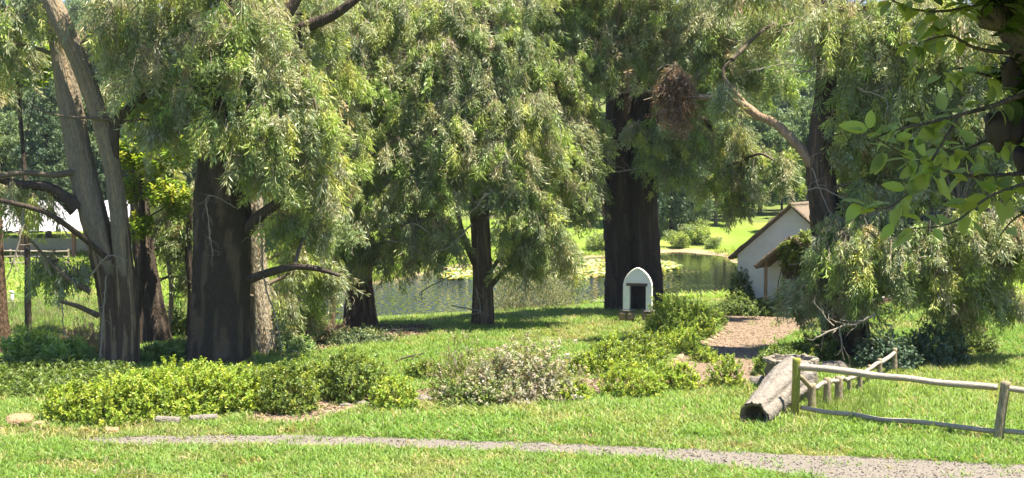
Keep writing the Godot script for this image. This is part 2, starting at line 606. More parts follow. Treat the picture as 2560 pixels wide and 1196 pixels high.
func build_ground() -> void:
	var xs := PackedFloat32Array()
	add_line(xs, -320.0, -60.0, 20.0)
	add_line(xs, -60.0, -28.0, 2.0)
	add_line(xs, -28.0, 28.0, .45)
	add_line(xs, 28.0, 60.0, 2.0)
	add_line(xs, 60.0, 341.0, 20.0)
	var ds := PackedFloat32Array()
	add_line(ds, -40.0, 14.0, 3.0)
	add_line(ds, 14.0, 50.0, .45)
	add_line(ds, 50.0, 90.0, .8)
	add_line(ds, 90.0, 130.0, 2.0)
	add_line(ds, 130.0, 420.0, 10.0)
	var st := new_st()
	for d in ds:
		for x in xs:
			var z := -d
			var h := height(x, z)
			var s := shore(x, z)
			var n1 := nz.get_noise_2d(x * 5.0, z * 5.0)
			var n2 := nz2.get_noise_2d(x * 30.0, z * 30.0)
			var c := Color(.085, .125, .026).lerp(Color(.15, .17, .05), clampf(n1 * .9 + .35, 0, 1))
			if d > 46.0:
				c = Color(.155, .235, .035).lerp(Color(.23, .25, .07), clampf(n1 + .3 + n2 * .5, 0, 1))
			if d > 100.0:
				c = Color(.15, .21, .045).lerp(Color(.13, .13, .06), clampf(n1 * 1.5 + .4, 0, 1))
			if inside(litter_poly, x, z):
				c = c.lerp(Color(.15, .095, .06), clampf(.85 + n2 * 1.2, 0, 1))
			if s < 1.6:
				var bank := Color(.36, .27, .175).lerp(Color(.25, .20, .12), clampf(.5 + n2, 0, 1))
				c = c.lerp(bank, (1.0 - smoothstep(.4, 1.6, s + n2 * .8)) * (1.0 if d > 46.0 else .55))
			st.set_color(c)
			st.add_vertex(Vector3(x, h, z))
	var w := xs.size()
	for j in ds.size() - 1:
		for i in w - 1:
			var a := j * w + i
			for q in [a, a + w, a + 1, a + 1, a + w, a + w + 1]:
				st.add_index(q)
	var o := part(self, "ground", done(st), M.ground, false)
	o.set_meta("kind", "structure")
	# water
	var wt := new_st()
	for p in [Vector3(-60, WATER, -34), Vector3(70, WATER, -34), Vector3(70, WATER, -92), Vector3(-60, WATER, -92)]:
		wt.add_vertex(p)
	for q in [0, 2, 1, 0, 3, 2]:
		wt.add_index(q)
	var pw := part(self, "water", done(wt), M.water, false)
	pw.set_meta("kind", "structure")
	sheet("gravel_road", road_poly, M.gravel, .022, .35)
	sheet("gravel_path", path_poly, M.red_gravel, .030, .3)
	sheet("mulch_bed", mulch_poly, M.mulch, .014, .25)

# a draped sheet over a polygon, with a slightly ragged border
func sheet(called: String, poly: PackedVector2Array, mat: Material, lift: float, step: float) -> void:
	var fine := PackedVector2Array()
	var n := poly.size()
	for i in n:
		var a := poly[i]
		var b := poly[(i + 1) % n]
		var k := maxi(1, int(a.distance_to(b) / .25))
		for q in k:
			var p := a.lerp(b, float(q) / k)
			fine.append(p + Vector2(nz2.get_noise_2d(p.x * 60, p.y * 60), nz2.get_noise_2d(p.x * 60 + 99, p.y * 60)) * .16)
	var lo := fine[0]
	var hi := fine[0]
	for p in fine:
		lo = lo.min(p)
		hi = hi.max(p)
	var st := new_st()
	var first := 0
	var z := lo.y
	while z < hi.y:
		var x := lo.x
		while x < hi.x:
			var cell := PackedVector2Array([Vector2(x, z), Vector2(x + step, z), Vector2(x + step, z + step), Vector2(x, z + step)])
			for piece in Geometry2D.intersect_polygons(cell, fine):
				if piece.size() < 3:
					continue
				var idx := Geometry2D.triangulate_polygon(piece)
				for p in piece:
					st.add_vertex(Vector3(p.x, height(p.x, p.y) + lift, p.y))
				for t in range(0, idx.size(), 3):
					var a2: Vector2 = piece[idx[t]]
					var b2: Vector2 = piece[idx[t + 1]]
					var c2: Vector2 = piece[idx[t + 2]]
					var flip := (b2 - a2).cross(c2 - a2) < 0.0
					st.add_index(first + idx[t])
					st.add_index(first + (idx[t + 2] if flip else idx[t + 1]))
					st.add_index(first + (idx[t + 1] if flip else idx[t + 2]))
				first += piece.size()
			x += step
		z += step
	var o := part(self, called, done(st), mat, false)
	o.set_meta("kind", "structure")

func build_grass() -> void:
	rng.seed = 500
	var root := thing("grass", "short bright green grass of the sunny lawn", "grass", Vector3.ZERO, "", "stuff")
	var cl := [Cloud.new(), Cloud.new(), Cloud.new()]
	var bands := [[16.6, 20.5, 150.0, 1.0], [20.5, 25.0, 115.0, 1.05], [25.0, 32.0, 70.0, 1.2], [32.0, 46.0, 50.0, 1.15], [46.0, 80.0, 7.0, 2.4]]
	var worn := []
	for q in [[110, 1163, .32], [200, 1170, .3], [650, 1160, .28], [30, 1085, .5], [160, 1090, .5], [330, 1078, .35], [2230, 1180, .3], [1450, 1092, .25], [2060, 1140, .3], [2300, 1000, .3], [1250, 880, .5], [760, 1085, .3], [1850, 1120, .25], [950, 1170, .25]]:
		var wp := on_level(q[0], q[1], 0.0)
		worn.append(Vector3(wp.x, wp.z, q[2]))
	for b in bands:
		var d0: float = b[0]
		var d1: float = b[1]
		var halfw := d1 * .47 + 1.5
		var n := int((d1 - d0) * halfw * 2.0 * b[2])
		for k in n:
			var d := rnd(d0, d1)
			var x := rnd(-halfw, halfw)
			if absf(x) > d * .47 + 1.2:
				continue
			var z := -d
			var s := shore(x, z)
			if s < .25:
				continue
			var dry := nz.get_noise_2d(x * 8.0, z * 8.0) + .5 * nz2.get_noise_2d(x * 45.0, z * 45.0)
			var lush := nz.get_noise_2d(x * 3.0 + 50.0, z * 3.0)
			var keep := 1.0
			if inside(road_poly, x, z):
				keep = .03
			elif inside(path_poly, x, z):
				keep = .01
			elif inside(mulch_poly, x, z):
				keep = .08
			elif inside(litter_poly, x, z):
				keep = .07
			elif dry > .38:
				keep = .4
			for w in worn:
				var wd := Vector2((x - w.x) * .7, z - w.y).length() + .3 * nz2.get_noise_2d(x * 60.0, z * 60.0)
				if wd < w.z:
					keep = minf(keep, .22)
					dry = 1.0
			if rng.randf() > keep:
				continue
			var c := Color(.142, .240, .052).lerp(Color(.196, .270, .068), clampf(lush + .4, 0, 1))
			c = c.lerp(Color(.29, .265, .12), clampf(dry * 1.5 - .1, 0, .9))
			if d > 46.0:
				c = c.lerp(Color(.26, .34, .05), .5)
			if rng.randf() < .07:
				c = Color(.36, .31, .16)
			var which := 0 if rng.randf() < .5 else (1 if lush + rnd(-.3, .3) > .0 else 2)
			var sc: float = b[3] * rnd(.75, 1.3) * (1.0 + .35 * lush)
			# the near verge beyond the road stands taller
			if d > 20.6 and d < 23.5 and x > -3.0:
				sc *= 1.25
			cl[which].put(Transform3D(Basis(Vector3.UP, rnd(0, TAU)).scaled(Vector3(sc, sc * rnd(.8, 1.2), sc)), Vector3(x, height(x, z) - .005, z)), jit(c, .2))
	for k in 3:
		cloud_part(root, "blades", S["tuft%d" % k], M.grass, cl[k])

# loose stones on the road and chips on the paths
func build_chips() -> void:
	rng.seed = 520
	var b := MB.new()
	b.box(Vector3.ZERO, Vector3(1, .1, .2), Vector3(-.1, .55, .1), Vector3(-.15, .1, .8), Color(1, 1, 1))
	var pebble := b.mesh()
	var b2 := MB.new()
	b2.box(Vector3.ZERO, Vector3(1, 0, .2), Vector3(0, .14, 0), Vector3(-.05, .05, .35), Color(1, 1, 1))
	var chip := b2.mesh()
	for q in [["road_gravel", road_poly, 150.0, pebble, .016, [Color(.33, .30, .27), Color(.40, .37, .33), Color(.46, .41, .35), Color(.28, .26, .24)], "loose grey gravel lying on the dirt road"],
		["path_gravel", path_poly, 90.0, pebble, .03, [Color(.42, .29, .21), Color(.52, .39, .30), Color(.28, .18, .13)], "reddish gravel lying on the path to the cottage"],
		["mulch", mulch_poly, 160.0, chip, .055, [Color(.42, .31, .22), Color(.54, .44, .34), Color(.22, .14, .09)], "dry bark mulch under the shrub border"],
		["fallen_leaves", flat_poly([-200, 1196, 2760, 1196, 2560, 850, 1000, 815, -100, 900], 0.0), 7.0, chip, .06, [Color(.40, .31, .20), Color(.50, .42, .30), Color(.24, .16, .10)], "dry fallen leaves scattered over the lawn"],
		["leaf_litter", litter_poly, 150.0, chip, .09, [Color(.26, .17, .11), Color(.40, .30, .21), Color(.14, .09, .06)], "dry brown leaf litter under the gum trees"]]:
		var poly: PackedVector2Array = q[1]
		var lo := poly[0]
		var hi := poly[0]
		for p in poly:
			lo = lo.min(p)
			hi = hi.max(p)
		lo.x = maxf(lo.x, -16.0)
		hi.x = minf(hi.x, 16.0)
		var n := mini(24000, int((hi.x - lo.x) * (hi.y - lo.y) * q[2]))
		var cl := Cloud.new()
		for k in n:
			var p := Vector2(rnd(lo.x, hi.x), rnd(lo.y, hi.y))
			if not Geometry2D.is_point_in_polygon(p, poly) or shore(p.x, p.y) < .1:
				continue
			var s: float = q[4] * rnd(.5, 1.6)
			cl.put(Transform3D(Basis.from_euler(Vector3(rnd(-.4, .4), rnd(0, TAU), rnd(-.4, .4))).scaled(Vector3(s, s, s)), Vector3(p.x, height(p.x, p.y) + .03, p.y)), jit(q[5][rng.randi() % q[5].size()], .2, .5))
		var o := cloud_part(self, q[0], q[3], M.stick, cl)
		tag(o, q[6], "gravel" if "gravel" in q[0] else "litter", "", "stuff")

# ---------------------------------------------------------------- trees
const GREEN := [Color(.108, .138, .054), Color(.142, .186, .050), Color(.136, .152, .092), Color(.092, .122, .050), Color(.165, .170, .105), Color(.182, .210, .062), Color(.140, .158, .092)]

func to_world(px: Array) -> Array:
	var o := []
	for q in px:
		o.append([P(q[0], q[1], q[2]), q[3] * .5 * q[2] / F])
	return o

func clump_fill(c: Vector3, a: float, b: float, cl: Cloud, tw: MB, dens: float, pal: Array, out_dir: Vector3, droop: float, dead: float) -> void:
	var nb := int(clampf(46.0 * a * b * dens, 10, 150))
	for k in nb:
		var az := rnd(0, TAU)
		var el := asin(clampf(rnd(-.55, 1.0), -1, 1))
		var dir := Vector3(cos(az) * cos(el), sin(el), sin(az) * cos(el))
		var reach := rnd(.5, 1.3) * (1.0 + .22 * nz2.get_noise_3d(dir.x * 50 + c.x * 9, dir.y * 50, dir.z * 50 + c.z * 9))
		var p0 := c + Vector3(dir.x * a, dir.y * b, dir.z * a) * .25
		var p1 := c + Vector3(dir.x * a, dir.y * b, dir.z * a) * reach * .7 + Vector3(0, .12, 0)
		var p2 := c + Vector3(dir.x * a, dir.y * b, dir.z * a) * reach + Vector3(0, -.12 - droop * rnd(.1, .5), 0)
		var flat := Vector3(dir.x, 0, dir.z).normalized()
		var is_dead := rng.randf() < dead
		var col: Color = pal[rng.randi() % pal.size()]
		if is_dead:
			col = Color(.17, .13, .075).lerp(Color(.24, .20, .14), rng.randf())
		col = jit(col, .18, 1.85)
		tw.stick(p0, p1, .017, .011, Color(.19, .155, .115))
		tw.stick(p1, p2, .011, .005, Color(.25, .205, .15))
		if rng.randf() < .22:
			var tp := p1.lerp(p2, rng.randf())
			for e in 3:
				var tq := tp + flat * rnd(.05, .2) + ball() * .16 + Vector3(0, -.05, 0)
				tw.stick(tp, tq, .006, .004, Color(.34, .29, .21))
				tp = tq
		var ns := 11 if not is_dead else 5
		for s in ns:
			var t := rnd(.15, 1.0)
			var at := p0.lerp(p1, t * 2.0) if t < .5 else p1.lerp(p2, t * 2.0 - 1.0)
			at += ball() * .2
			var tilt := rnd(-.15, 1.05) * t
			var ax := Vector3.UP.cross(flat)
			var bs := Basis(ax.normalized(), -tilt) * Basis(Vector3.UP, rnd(0, TAU))
			var sc := rnd(.5, 1.35)
			cl.put(Transform3D(bs.scaled(Vector3(sc, sc * rnd(.85, 1.3), sc)), at), jit(col, .16))

func big_tree(spec: Dictionary) -> Node3D:
	rng.seed = spec.seed
	var base := G(spec.base[0], spec.base[1])
	var t := thing(spec.name, spec.label, "tree", base, spec.get("group", ""))
	var stems := []
	var k := 0
	for px in spec.stems:
		var w := to_world(px)
		if k == 0 or spec.get("rooted", []).has(k):
			w[0][0].y = height(w[0][0].x, w[0][0].z) - .12
		stems.append(smooth(w, .25))
		bark_kinds = spec.kinds if spec.has("kinds") and (k == 0 or spec.get("rooted", []).has(k) or spec.get("painted", []).has(k)) else []
		var painted := not bark_kinds.is_empty()
		var mesh := stem_mesh(w, .09 if w[0][1] > .15 else .2, 64 if w[0][1] > .3 else (24 if w[0][1] > .12 else 10), spec.get("rough", .07) if w[0][1] > .05 else .05, spec.seed * .37 + k * 11.0, spec.get("flare", .3) if (k == 0 or spec.get("rooted", []).has(k)) else .0)
		bark_kinds = []
		part(t, "trunk" if (k == 0 or spec.get("rooted", []).has(k)) else "limb", mesh, M.bark_mixed if painted else (M[spec.get("bark", "bark_dark")] if not spec.has("barks") else M[spec.barks[k]]))
		k += 1
	var cls := [Cloud.new(), Cloud.new(), Cloud.new()]
	var tw := MB.new()
	var pal: Array = spec.get("pal", GREEN)
	for q in spec.get("clumps", []):
		var d: float = q[2]
		var c := P(q[0], q[1], d)
		var a: float = q[3] * d / F
		var b: float = q[4] * d / F
		# a limb from the nearest fitting point of a stem
		var best := 1e9
		var from: Vector3 = stems[0][0][0]
		for sp in stems:
			for e in sp:
				var ep: Vector3 = e[0]
				var cost: float = ep.distance_to(c) + maxf(0.0, ep.y - c.y) * 1.2
				if ep.y - base.y > 1.2 and cost < best:
					best = cost
					from = ep
		if not q.size() > 5 or q[5] >= 0:
			var mid := from.lerp(c, .5) + Vector3(rnd(-.2, .2), .12 * from.distance_to(c), rnd(-.2, .2))
			part(t, "limb", stem_mesh([[from, .028 + .014 * from.distance_to(c)], [mid, .026 + .008 * from.distance_to(c)], [c, .018]], .25, 7, .05, rnd(0, 99)), M.twig)
		var p2 := pal.duplicate()
		var lean: Color = pal[rng.randi() % pal.size()]
		p2.append(lean)
		p2.append(lean)
		clump_fill(c, a, b, cls[rng.randi() % 3], tw, spec.get("dens", 1.0), p2, Vector3.ZERO, spec.get("droop", 1.0), spec.get("dead", .05))
	for i in 3:
		if cls[i].x.size() > 8:
			cloud_part(t, "crown", S["spray%d" % i] if not spec.has("spray") else S[spec.spray], M.leaf, cls[i])
	if tw.v.size() > 0:
		var o := part(t, "twigs", tw.mesh(), M.stick)
		o.set_meta("kind", "stuff")
	for px in spec.get("bare", []):
		bare(t, px)
	return t

# a bare branch with forking side twigs
func bare(t: Node3D, px: Array, mat := "dead") -> void:
	var w := to_world(px)
	for e in w:
		e[1] *= .62
	var st := new_st()
	var pts := smooth(w, .10)
	for k in range(1, pts.size()):
		pts[k][0] += ball() * .02
	var i := tube(st, 0, pts, 7, .08, rnd(0, 50))
	for k in range(2, pts.size() - 1):
		if rng.randf() < .55:
			var p: Vector3 = pts[k][0]
			var r: float = pts[k][1] * .5
			var dir := (pts[k][0] - pts[k - 1][0] as Vector3).normalized()
			dir = (dir * .7 + ball() * .9).normalized()
			var l := rnd(.15, .55)
			var q := p + dir * l * .4 + ball() * .07
			var q2 := p + dir * l * .75 + ball() * .07
			var e := p + dir * l + Vector3(0, rnd(-.12, .1), 0)
			i = tube(st, i, [[p, r], [q, r * .75], [q2, r * .55], [e, r * .3]], 5, 0.0, 0.0)
			for f in 2:
				var d2 := (dir * .5 + ball()).normalized() * rnd(.08, .25)
				i = tube(st, i, [[q2 if f else q, r * .5], [(q2 if f else q) + d2, r * .25]], 4, 0.0, 0.0)
	part(t, "bare_branch", done(st), M[mat])

func build_trees() -> void:
	big_tree({seed = 11, painted = [1], kinds = [Color(.115, .086, .062), Color(.235, .198, .145), 3.1, Color(.34, .255, .16)], name = "gum_tree", label = "gum tree with two crossing grey stems leaning above a shared dark base", base = [297, 918], rough = .07, flare = .28,
		barks = ["bark_dark", "bark_dark", "bark_dark", "bark_dark", "twig", "bark_dark", "twig", "twig", "twig", "bark_grey", "bark_grey"], droop = 1.0, dens = .8,
		stems = [
			[[290, 922, 28.6, 78], [284, 800, 28.6, 66], [268, 690, 28.6, 66], [238, 560, 28.6, 68], [206, 430, 28.7, 66], [178, 280, 28.8, 60], [150, 120, 28.9, 52], [120, -40, 29, 46], [80, -260, 29.2, 40]],
			[[316, 910, 28.5, 66], [316, 760, 28.45, 56], [304, 620, 28.4, 46], [285, 450, 28.4, 43], [255, 320, 28.35, 45], [205, 170, 28.3, 47], [150, 50, 28.3, 50], [110, -60, 28.4, 46], [90, -300, 28.6, 40]],
			[[284, 450, 28.38, 10], [284, 390, 28.35, 26], [290, 310, 28.3, 26], [330, 262, 28.2, 22], [380, 230, 28.1, 12]],
			[[190, 520, 28.5, 50], [120, 470, 28.2, 26], [40, 460, 28, 22], [-60, 430, 27.8, 18]],
			[[185, 430, 28.5, 20], [130, 438, 28.2, 16], [60, 432, 28, 15], [-30, 445, 27.6, 13]],
			[[270, 650, 28.4, 15], [225, 610, 28, 15], [160, 560, 27.5, 14], [110, 530, 27.3, 14], [30, 508, 27, 13], [-60, 490, 26.8, 11]],
			[[245, 790, 28.4, 16], [190, 765, 28, 12], [150, 755, 27.8, 8]],
			[[225, 730, 28.2, 16], [160, 690, 28, 12], [110, 640, 27.9, 9], [65, 590, 27.8, 6]],
			[[290, 300, 28.2, 8], [220, 295, 28, 7], [150, 290, 27.9, 5], [85, 270, 27.8, 3]]],
		clumps = [[40, 40, 29, 109, 78], [-60, 130, 29, 103, 101], [300, 60, 28.2, 103, 90], [380, 170, 28.3, 92, 90], [20, 470, 28.1, 69, 34], [100, 500, 28.2, 57, 29], [-80, 480, 28, 92, 45], [120, 655, 28.3, 48, 40], [190, 690, 28.4, 46, 56], [400, 310, 28.4, 57, 56]],
		bare = [[[60, 520, 27.2, 10], [50, 590, 27.1, 8], [30, 660, 27, 6], [15, 700, 27, 3]], [[130, 690, 27.9, 7], [90, 640, 27.8, 5], [60, 650, 27.7, 3]], [[155, 760, 27.8, 6], [158, 820, 27.8, 5], [170, 850, 27.8, 3]], [[265, 690, 28.1, 6], [258, 780, 28.0, 7], [248, 910, 27.9, 9]], [[225, 690, 28.1, 9], [270, 640, 27.9, 6], [310, 650, 27.8, 3]]]})
	big_tree({seed = 12, kinds = [Color(0.061, 0.048, 0.038), Color(0.087, 0.070, 0.055), 5.0, Color(0.145, 0.107, 0.078)], name = "gum_tree", label = "massive gum tree with dark brown trunk behind the long yellow-green azalea hedge", base = [548, 912], rough = .085, flare = .42, bark = "bark_dark", dens = 1.0,
		stems = [
			[[548, 914, 29, 140], [550, 830, 29, 140], [552, 700, 29, 142], [555, 560, 29, 140], [560, 430, 29, 134], [575, 250, 29.2, 110], [590, 60, 29.4, 90], [600, -160, 29.6, 60], [610, -330, 29.8, 30]],
			[[620, 700, 28.8, 24], [680, 680, 28.3, 21], [735, 668, 28, 18], [790, 672, 27.8, 15], [850, 690, 27.7, 8]],
			[[610, 580, 28.9, 40], [650, 540, 28.7, 30], [700, 500, 28.4, 22], [750, 440, 28.3, 16], [800, 340, 28.2, 10]],
			[[590, 120, 29.3, 44], [680, 70, 29.2, 34], [740, 0, 29.2, 26], [780, -120, 29.2, 18]],
			[[740, 150, 31.5, 40], [745, 80, 31.5, 36], [830, 40, 31.3, 24], [900, -10, 31.2, 18]]],
		clumps = [[380, -150, 27.2, 120, 70], [520, -170, 27.4, 120, 70], [250, -140, 27.4, 120, 70], [400, -30, 29.6, 90, 50], [520, -30, 29.4, 100, 50], [640, -30, 29.6, 90, 46], [430, 70, 29, 103, 90], [520, 150, 28.3, 98, 95], [470, 280, 28.6, 92, 90], [570, 320, 28, 92, 78], [610, 60, 28.2, 109, 90], [640, 200, 28, 98, 95], [700, 320, 27.8, 98, 95], [630, 385, 27.9, 72, 46], [740, 190, 28.5, 69, 78], [790, 300, 28.4, 80, 95], [690, 430, 28, 80, 67], [780, 430, 28.4, 75, 78], [400, 230, 28.9, 69, 78], [730, 560, 28.8, 69, 62], [690, 60, 29.4, 69, 67], [820, 560, 29.4, 69, 78], [700, 760, 30.6, 46, 67], [760, 790, 32.4, 57, 56]],
		bare = [[[650, 540, 28.5, 9], [660, 700, 28.4, 7], [690, 800, 28.4, 6], [705, 880, 28.3, 4]], [[590, 520, 27.9, 4], [520, 490, 27.7, 4], [522, 570, 27.6, 4], [532, 640, 27.6, 3]]]})
	big_tree({seed = 13, kinds = [Color(.40, .34, .24), Color(.46, .40, .29), 3.0, Color(.24, .18, .11)], name = "gum_tree", label = "pale cream gum trunk close beside the massive dark trunk", base = [662, 896], rough = .05, flare = .22, bark = "bark_pale", dens = .9,
		stems = [[[662, 898, 30.3, 72], [652, 800, 30.3, 64], [643, 680, 30.3, 52], [636, 560, 30.3, 46], [640, 420, 30.5, 42], [660, 200, 30.8, 36], [690, -80, 31, 24]]],
		clumps = [[840, 180, 33, 70, 70], [845, 300, 33, 60, 70], [850, 430, 33, 60, 70], [790, 60, 32.5, 80, 70], [700, 540, 31.2, 69, 67], [660, 480, 31, 69, 67], [760, 650, 31.5, 69, 78], [700, 130, 31.5, 103, 90], [720, -40, 31.5, 126, 78], [820, 690, 32, 57, 67]]})
	big_tree({seed = 14, kinds = [Color(.15, .10, .065), Color(.24, .18, .12), 3.0, Color(.10, .065, .045)], name = "gum_tree", label = "slim brown gum trunk beside the orange sandstone rock and leafy undergrowth", base = [-2, 890], rough = .06, flare = .25, bark = "bark_brown", dens = .8,
		stems = [[[-2, 892, 30.6, 62], [-8, 780, 30.6, 50], [-14, 640, 30.6, 42], [-20, 420, 30.8, 36], [-40, 100, 31, 30], [-50, -150, 31, 18]]],
		clumps = [[-90, 300, 31, 80, 67], [-30, 200, 31.5, 69, 67], [-80, 0, 31, 115, 90], [40, 130, 32, 57, 56]]})
	big_tree({seed = 15, kinds = [Color(0.067, 0.052, 0.041), Color(0.090, 0.070, 0.056), 3.0, Color(0.146, 0.112, 0.084)], name = "gum_tree", label = "dark leaning gum trunk standing behind the twin-stemmed tree", base = [393, 858], rough = .08, flare = .3, bark = "bark_dark", dens = .8,
		stems = [[[396, 860, 33, 70], [380, 770, 33, 62], [362, 660, 33.1, 54], [350, 540, 33.2, 48], [345, 380, 33.4, 40], [350, 100, 33.6, 30], [350, -100, 33.6, 18]]],
		clumps = [[330, 200, 33.6, 80, 67], [420, 420, 33.8, 57, 45], [300, 20, 33.8, 103, 78], [430, 620, 34, 46, 67], [470, 700, 34.3, 46, 45], [350, 700, 34, 46, 56], [300, 560, 34, 46, 45]]})
	big_tree({seed = 16, kinds = [Color(0.112, 0.077, 0.056), Color(0.129, 0.094, 0.070), 3.0, Color(0.234, 0.170, 0.117)], name = "gum_tree", label = "brown gum tree with a split trunk at the near edge of the pond", base = [895, 802], rough = .10, flare = .35, barks = ["bark_dark", "bark_brown"], rooted = [1], dens = .95, dead = .04,
		stems = [
			[[880, 806, 37.6, 44], [884, 740, 37.6, 40], [893, 660, 37.7, 36], [905, 560, 37.8, 34], [930, 350, 37.6, 28], [960, 120, 37.4, 24], [980, -100, 37, 16]],
			[[914, 806, 38, 62], [908, 730, 38, 50], [906, 650, 38, 42], [890, 500, 38.2, 34], [860, 300, 38.2, 26], [840, 80, 38.2, 18]]],
		clumps = [[860, 20, 36.8, 90, 70], [940, 0, 36.8, 100, 60], [1060, 130, 36.2, 80, 80], [830, 390, 37, 60, 60], [900, 120, 36.5, 109, 101], [1000, 60, 36.6, 103, 90], [960, 220, 36, 103, 95], [880, 300, 36.4, 92, 90], [1040, 260, 35.8, 98, 95], [960, 370, 35.6, 98, 95], [880, 450, 36, 92, 84], [1030, 450, 35.6, 92, 84], [950, 520, 35.8, 92, 73], [870, 590, 36.4, 80, 67], [1010, 590, 35.8, 92, 73], [940, 640, 36.2, 69, 47], [1060, 630, 36, 62, 50], [820, 480, 37, 69, 78], [1080, 560, 35.6, 57, 56], [850, 650, 37.2, 46, 56]],
		bare = [[[1060, 640, 35.4, 10], [1010, 610, 35.2, 8], [960, 600, 35.1, 4]], [[1090, 600, 35.2, 9], [1040, 560, 35, 6], [1000, 570, 35, 3]], [[1130, 690, 35.4, 7], [1060, 725, 35.4, 5], [1055, 750, 35.4, 3]]]})
	big_tree({seed = 17, kinds = [Color(0.093, 0.070, 0.054), Color(0.123, 0.096, 0.074), 3.0, Color(0.197, 0.148, 0.104)], name = "gum_tree", label = "gum tree with a single straight brown trunk on the lawn before the lily pads", base = [1208, 818], rough = .08, flare = .22, bark = "bark_dark", dens = .95, dead = .05,
		stems = [
			[[1208, 820, 36.4, 56], [1208, 740, 36.4, 52], [1205, 660, 36.4, 50], [1200, 560, 36.4, 48], [1198, 440, 36.5, 44], [1205, 280, 36.6, 36], [1220, 100, 36.8, 28], [1230, -120, 37, 18]],
			[[1192, 665, 36.3, 22], [1170, 620, 36.1, 18], [1150, 560, 35.9, 13], [1140, 480, 35.8, 9]],
			[[1226, 715, 36.3, 15], [1265, 675, 36.0, 12], [1300, 650, 35.8, 9], [1340, 620, 35.7, 6]],
			[[1226, 680, 36.4, 12], [1280, 600, 36.4, 9], [1330, 560, 36.4, 5]]],
		clumps = [[1090, 240, 36, 60, 60], [1210, 20, 36.5, 80, 60], [1380, 390, 35.8, 50, 50], [1120, 160, 36, 92, 84], [1200, 130, 36, 92, 90], [1290, 130, 36.5, 98, 84], [1140, 300, 35.5, 92, 90], [1240, 260, 35.4, 98, 90], [1320, 300, 35.6, 92, 90], [1170, 400, 35.2, 86, 69], [1270, 410, 35.2, 92, 84], [1120, 460, 35.3, 63, 78], [1310, 510, 35.4, 86, 73], [1280, 600, 35.9, 63, 62], [1360, 590, 35.8, 80, 73], [1320, 660, 36.2, 63, 50], [1400, 640, 36, 52, 56], [1120, 40, 36.4, 103, 67], [1300, 10, 36.8, 92, 56], [1100, 590, 35.4, 57, 67]],
		bare = [[[1215, 480, 34.9, 10], [1190, 520, 34.8, 7], [1160, 540, 34.8, 4]], [[1190, 720, 36, 5], [1200, 760, 36, 4], [1205, 810, 36, 3]], [[1225, 470, 34.8, 9], [1240, 500, 34.8, 6], [1220, 550, 34.8, 3]], [[1180, 560, 35, 8], [1120, 620, 35, 6], [1080, 625, 35, 3]], [[1130, 765, 36.2, 5], [1200, 780, 36, 5], [1150, 790, 36, 2]]]})
	big_tree({seed = 18, kinds = [Color(0.062, 0.050, 0.041), Color(0.070, 0.057, 0.046), 3.0, Color(0.108, 0.084, 0.065)], name = "gum_tree", label = "huge dark fluted gum trunk behind the white arch", base = [1585, 778], rough = .10, flare = .26, barks = ["bark_dark", "bark_dark", "bark_dark", "bark_dark", "bark_brown", "twig"], rooted = [1], dens = 1.0,
		stems = [
			[[1558, 780, 41.2, 84], [1554, 680, 41.2, 80], [1547, 560, 41.2, 78], [1544, 420, 41.3, 74], [1546, 260, 41.5, 66], [1540, 60, 41.8, 48], [1530, -150, 42, 28]],
			[[1616, 780, 41, 80], [1616, 680, 41, 78], [1610, 560, 41, 76], [1607, 420, 41.1, 72], [1612, 260, 41.4, 64], [1640, 60, 41.8, 44], [1660, -150, 42, 26]],
			[[1635, 200, 41.2, 30], [1720, 140, 40.2, 24], [1820, 110, 39.2, 18], [1920, 120, 38.2, 9]],
			[[1630, 300, 41, 30], [1720, 280, 40.6, 22], [1800, 340, 40.3, 16], [1860, 400, 40.2, 9]],
			[[1650, 210, 40.6, 26], [1600, 170, 39.8, 20], [1560, 145, 39.2, 14], [1450, 145, 38.8, 8]],
			[[1480, 190, 38.6, 10], [1440, 225, 38.4, 8], [1400, 250, 38.2, 4]]],
		clumps = [[1300, -70, 38, 110, 50], [1430, -70, 38.4, 110, 50], [1560, -75, 38.4, 110, 50], [1680, -70, 38.6, 110, 50], [1780, 60, 38.6, 98, 78], [1790, 150, 38.6, 69, 67], [1870, 60, 38.6, 92, 73], [1860, 200, 38.6, 57, 50], [1740, 130, 38.6, 60, 60], [1900, 130, 37.6, 50, 50], [1950, 200, 37.6, 46, 45], [1960, 420, 37.6, 46, 56], [1840, 350, 40, 60, 60], [1820, 440, 40.4, 55, 52], [1868, 460, 40.4, 52, 66], [1900, 400, 40, 52, 56], [1845, 505, 40.4, 36, 44], [1780, 455, 40.4, 46, 36], [1450, 10, 39.6, 90, 60], [1560, 10, 40, 90, 60], [1780, 250, 39.8, 50, 50], [1650, 30, 40, 80, 50], [1440, 260, 38.6, 60, 60], [1400, 80, 39, 103, 90], [1500, 60, 39.6, 98, 84], [1600, 70, 39.6, 103, 84], [1690, 60, 40, 92, 78], [1380, 200, 38, 92, 90], [1470, 170, 38.6, 69, 67], [1400, 330, 38, 92, 90], [1450, 420, 38.4, 69, 84], [1380, 450, 38, 80, 78], [1440, 520, 38.8, 52, 50], [1560, 170, 39, 69, 45], [1660, 150, 39.4, 80, 62], [1710, 240, 39.4, 69, 73], [1680, 340, 39.4, 63, 73], [1740, 360, 39.8, 63, 84], [1700, 430, 39.6, 63, 50], [1630, 400, 39.6, 37, 56], [1480, 320, 39, 41, 67], [1495, 470, 40.5, 30, 56], [1590, 330, 39.2, 30, 45]],
		bare = [[[1500, 265, 39, 5], [1560, 230, 39, 5], [1640, 230, 39, 4], [1660, 215, 39, 3]], [[1600, 300, 38.8, 4], [1560, 330, 38.8, 4], [1530, 370, 38.8, 3], [1500, 400, 38.8, 2]], [[1600, 420, 38.9, 4], [1560, 428, 38.9, 4], [1520, 430, 38.9, 2]]]})
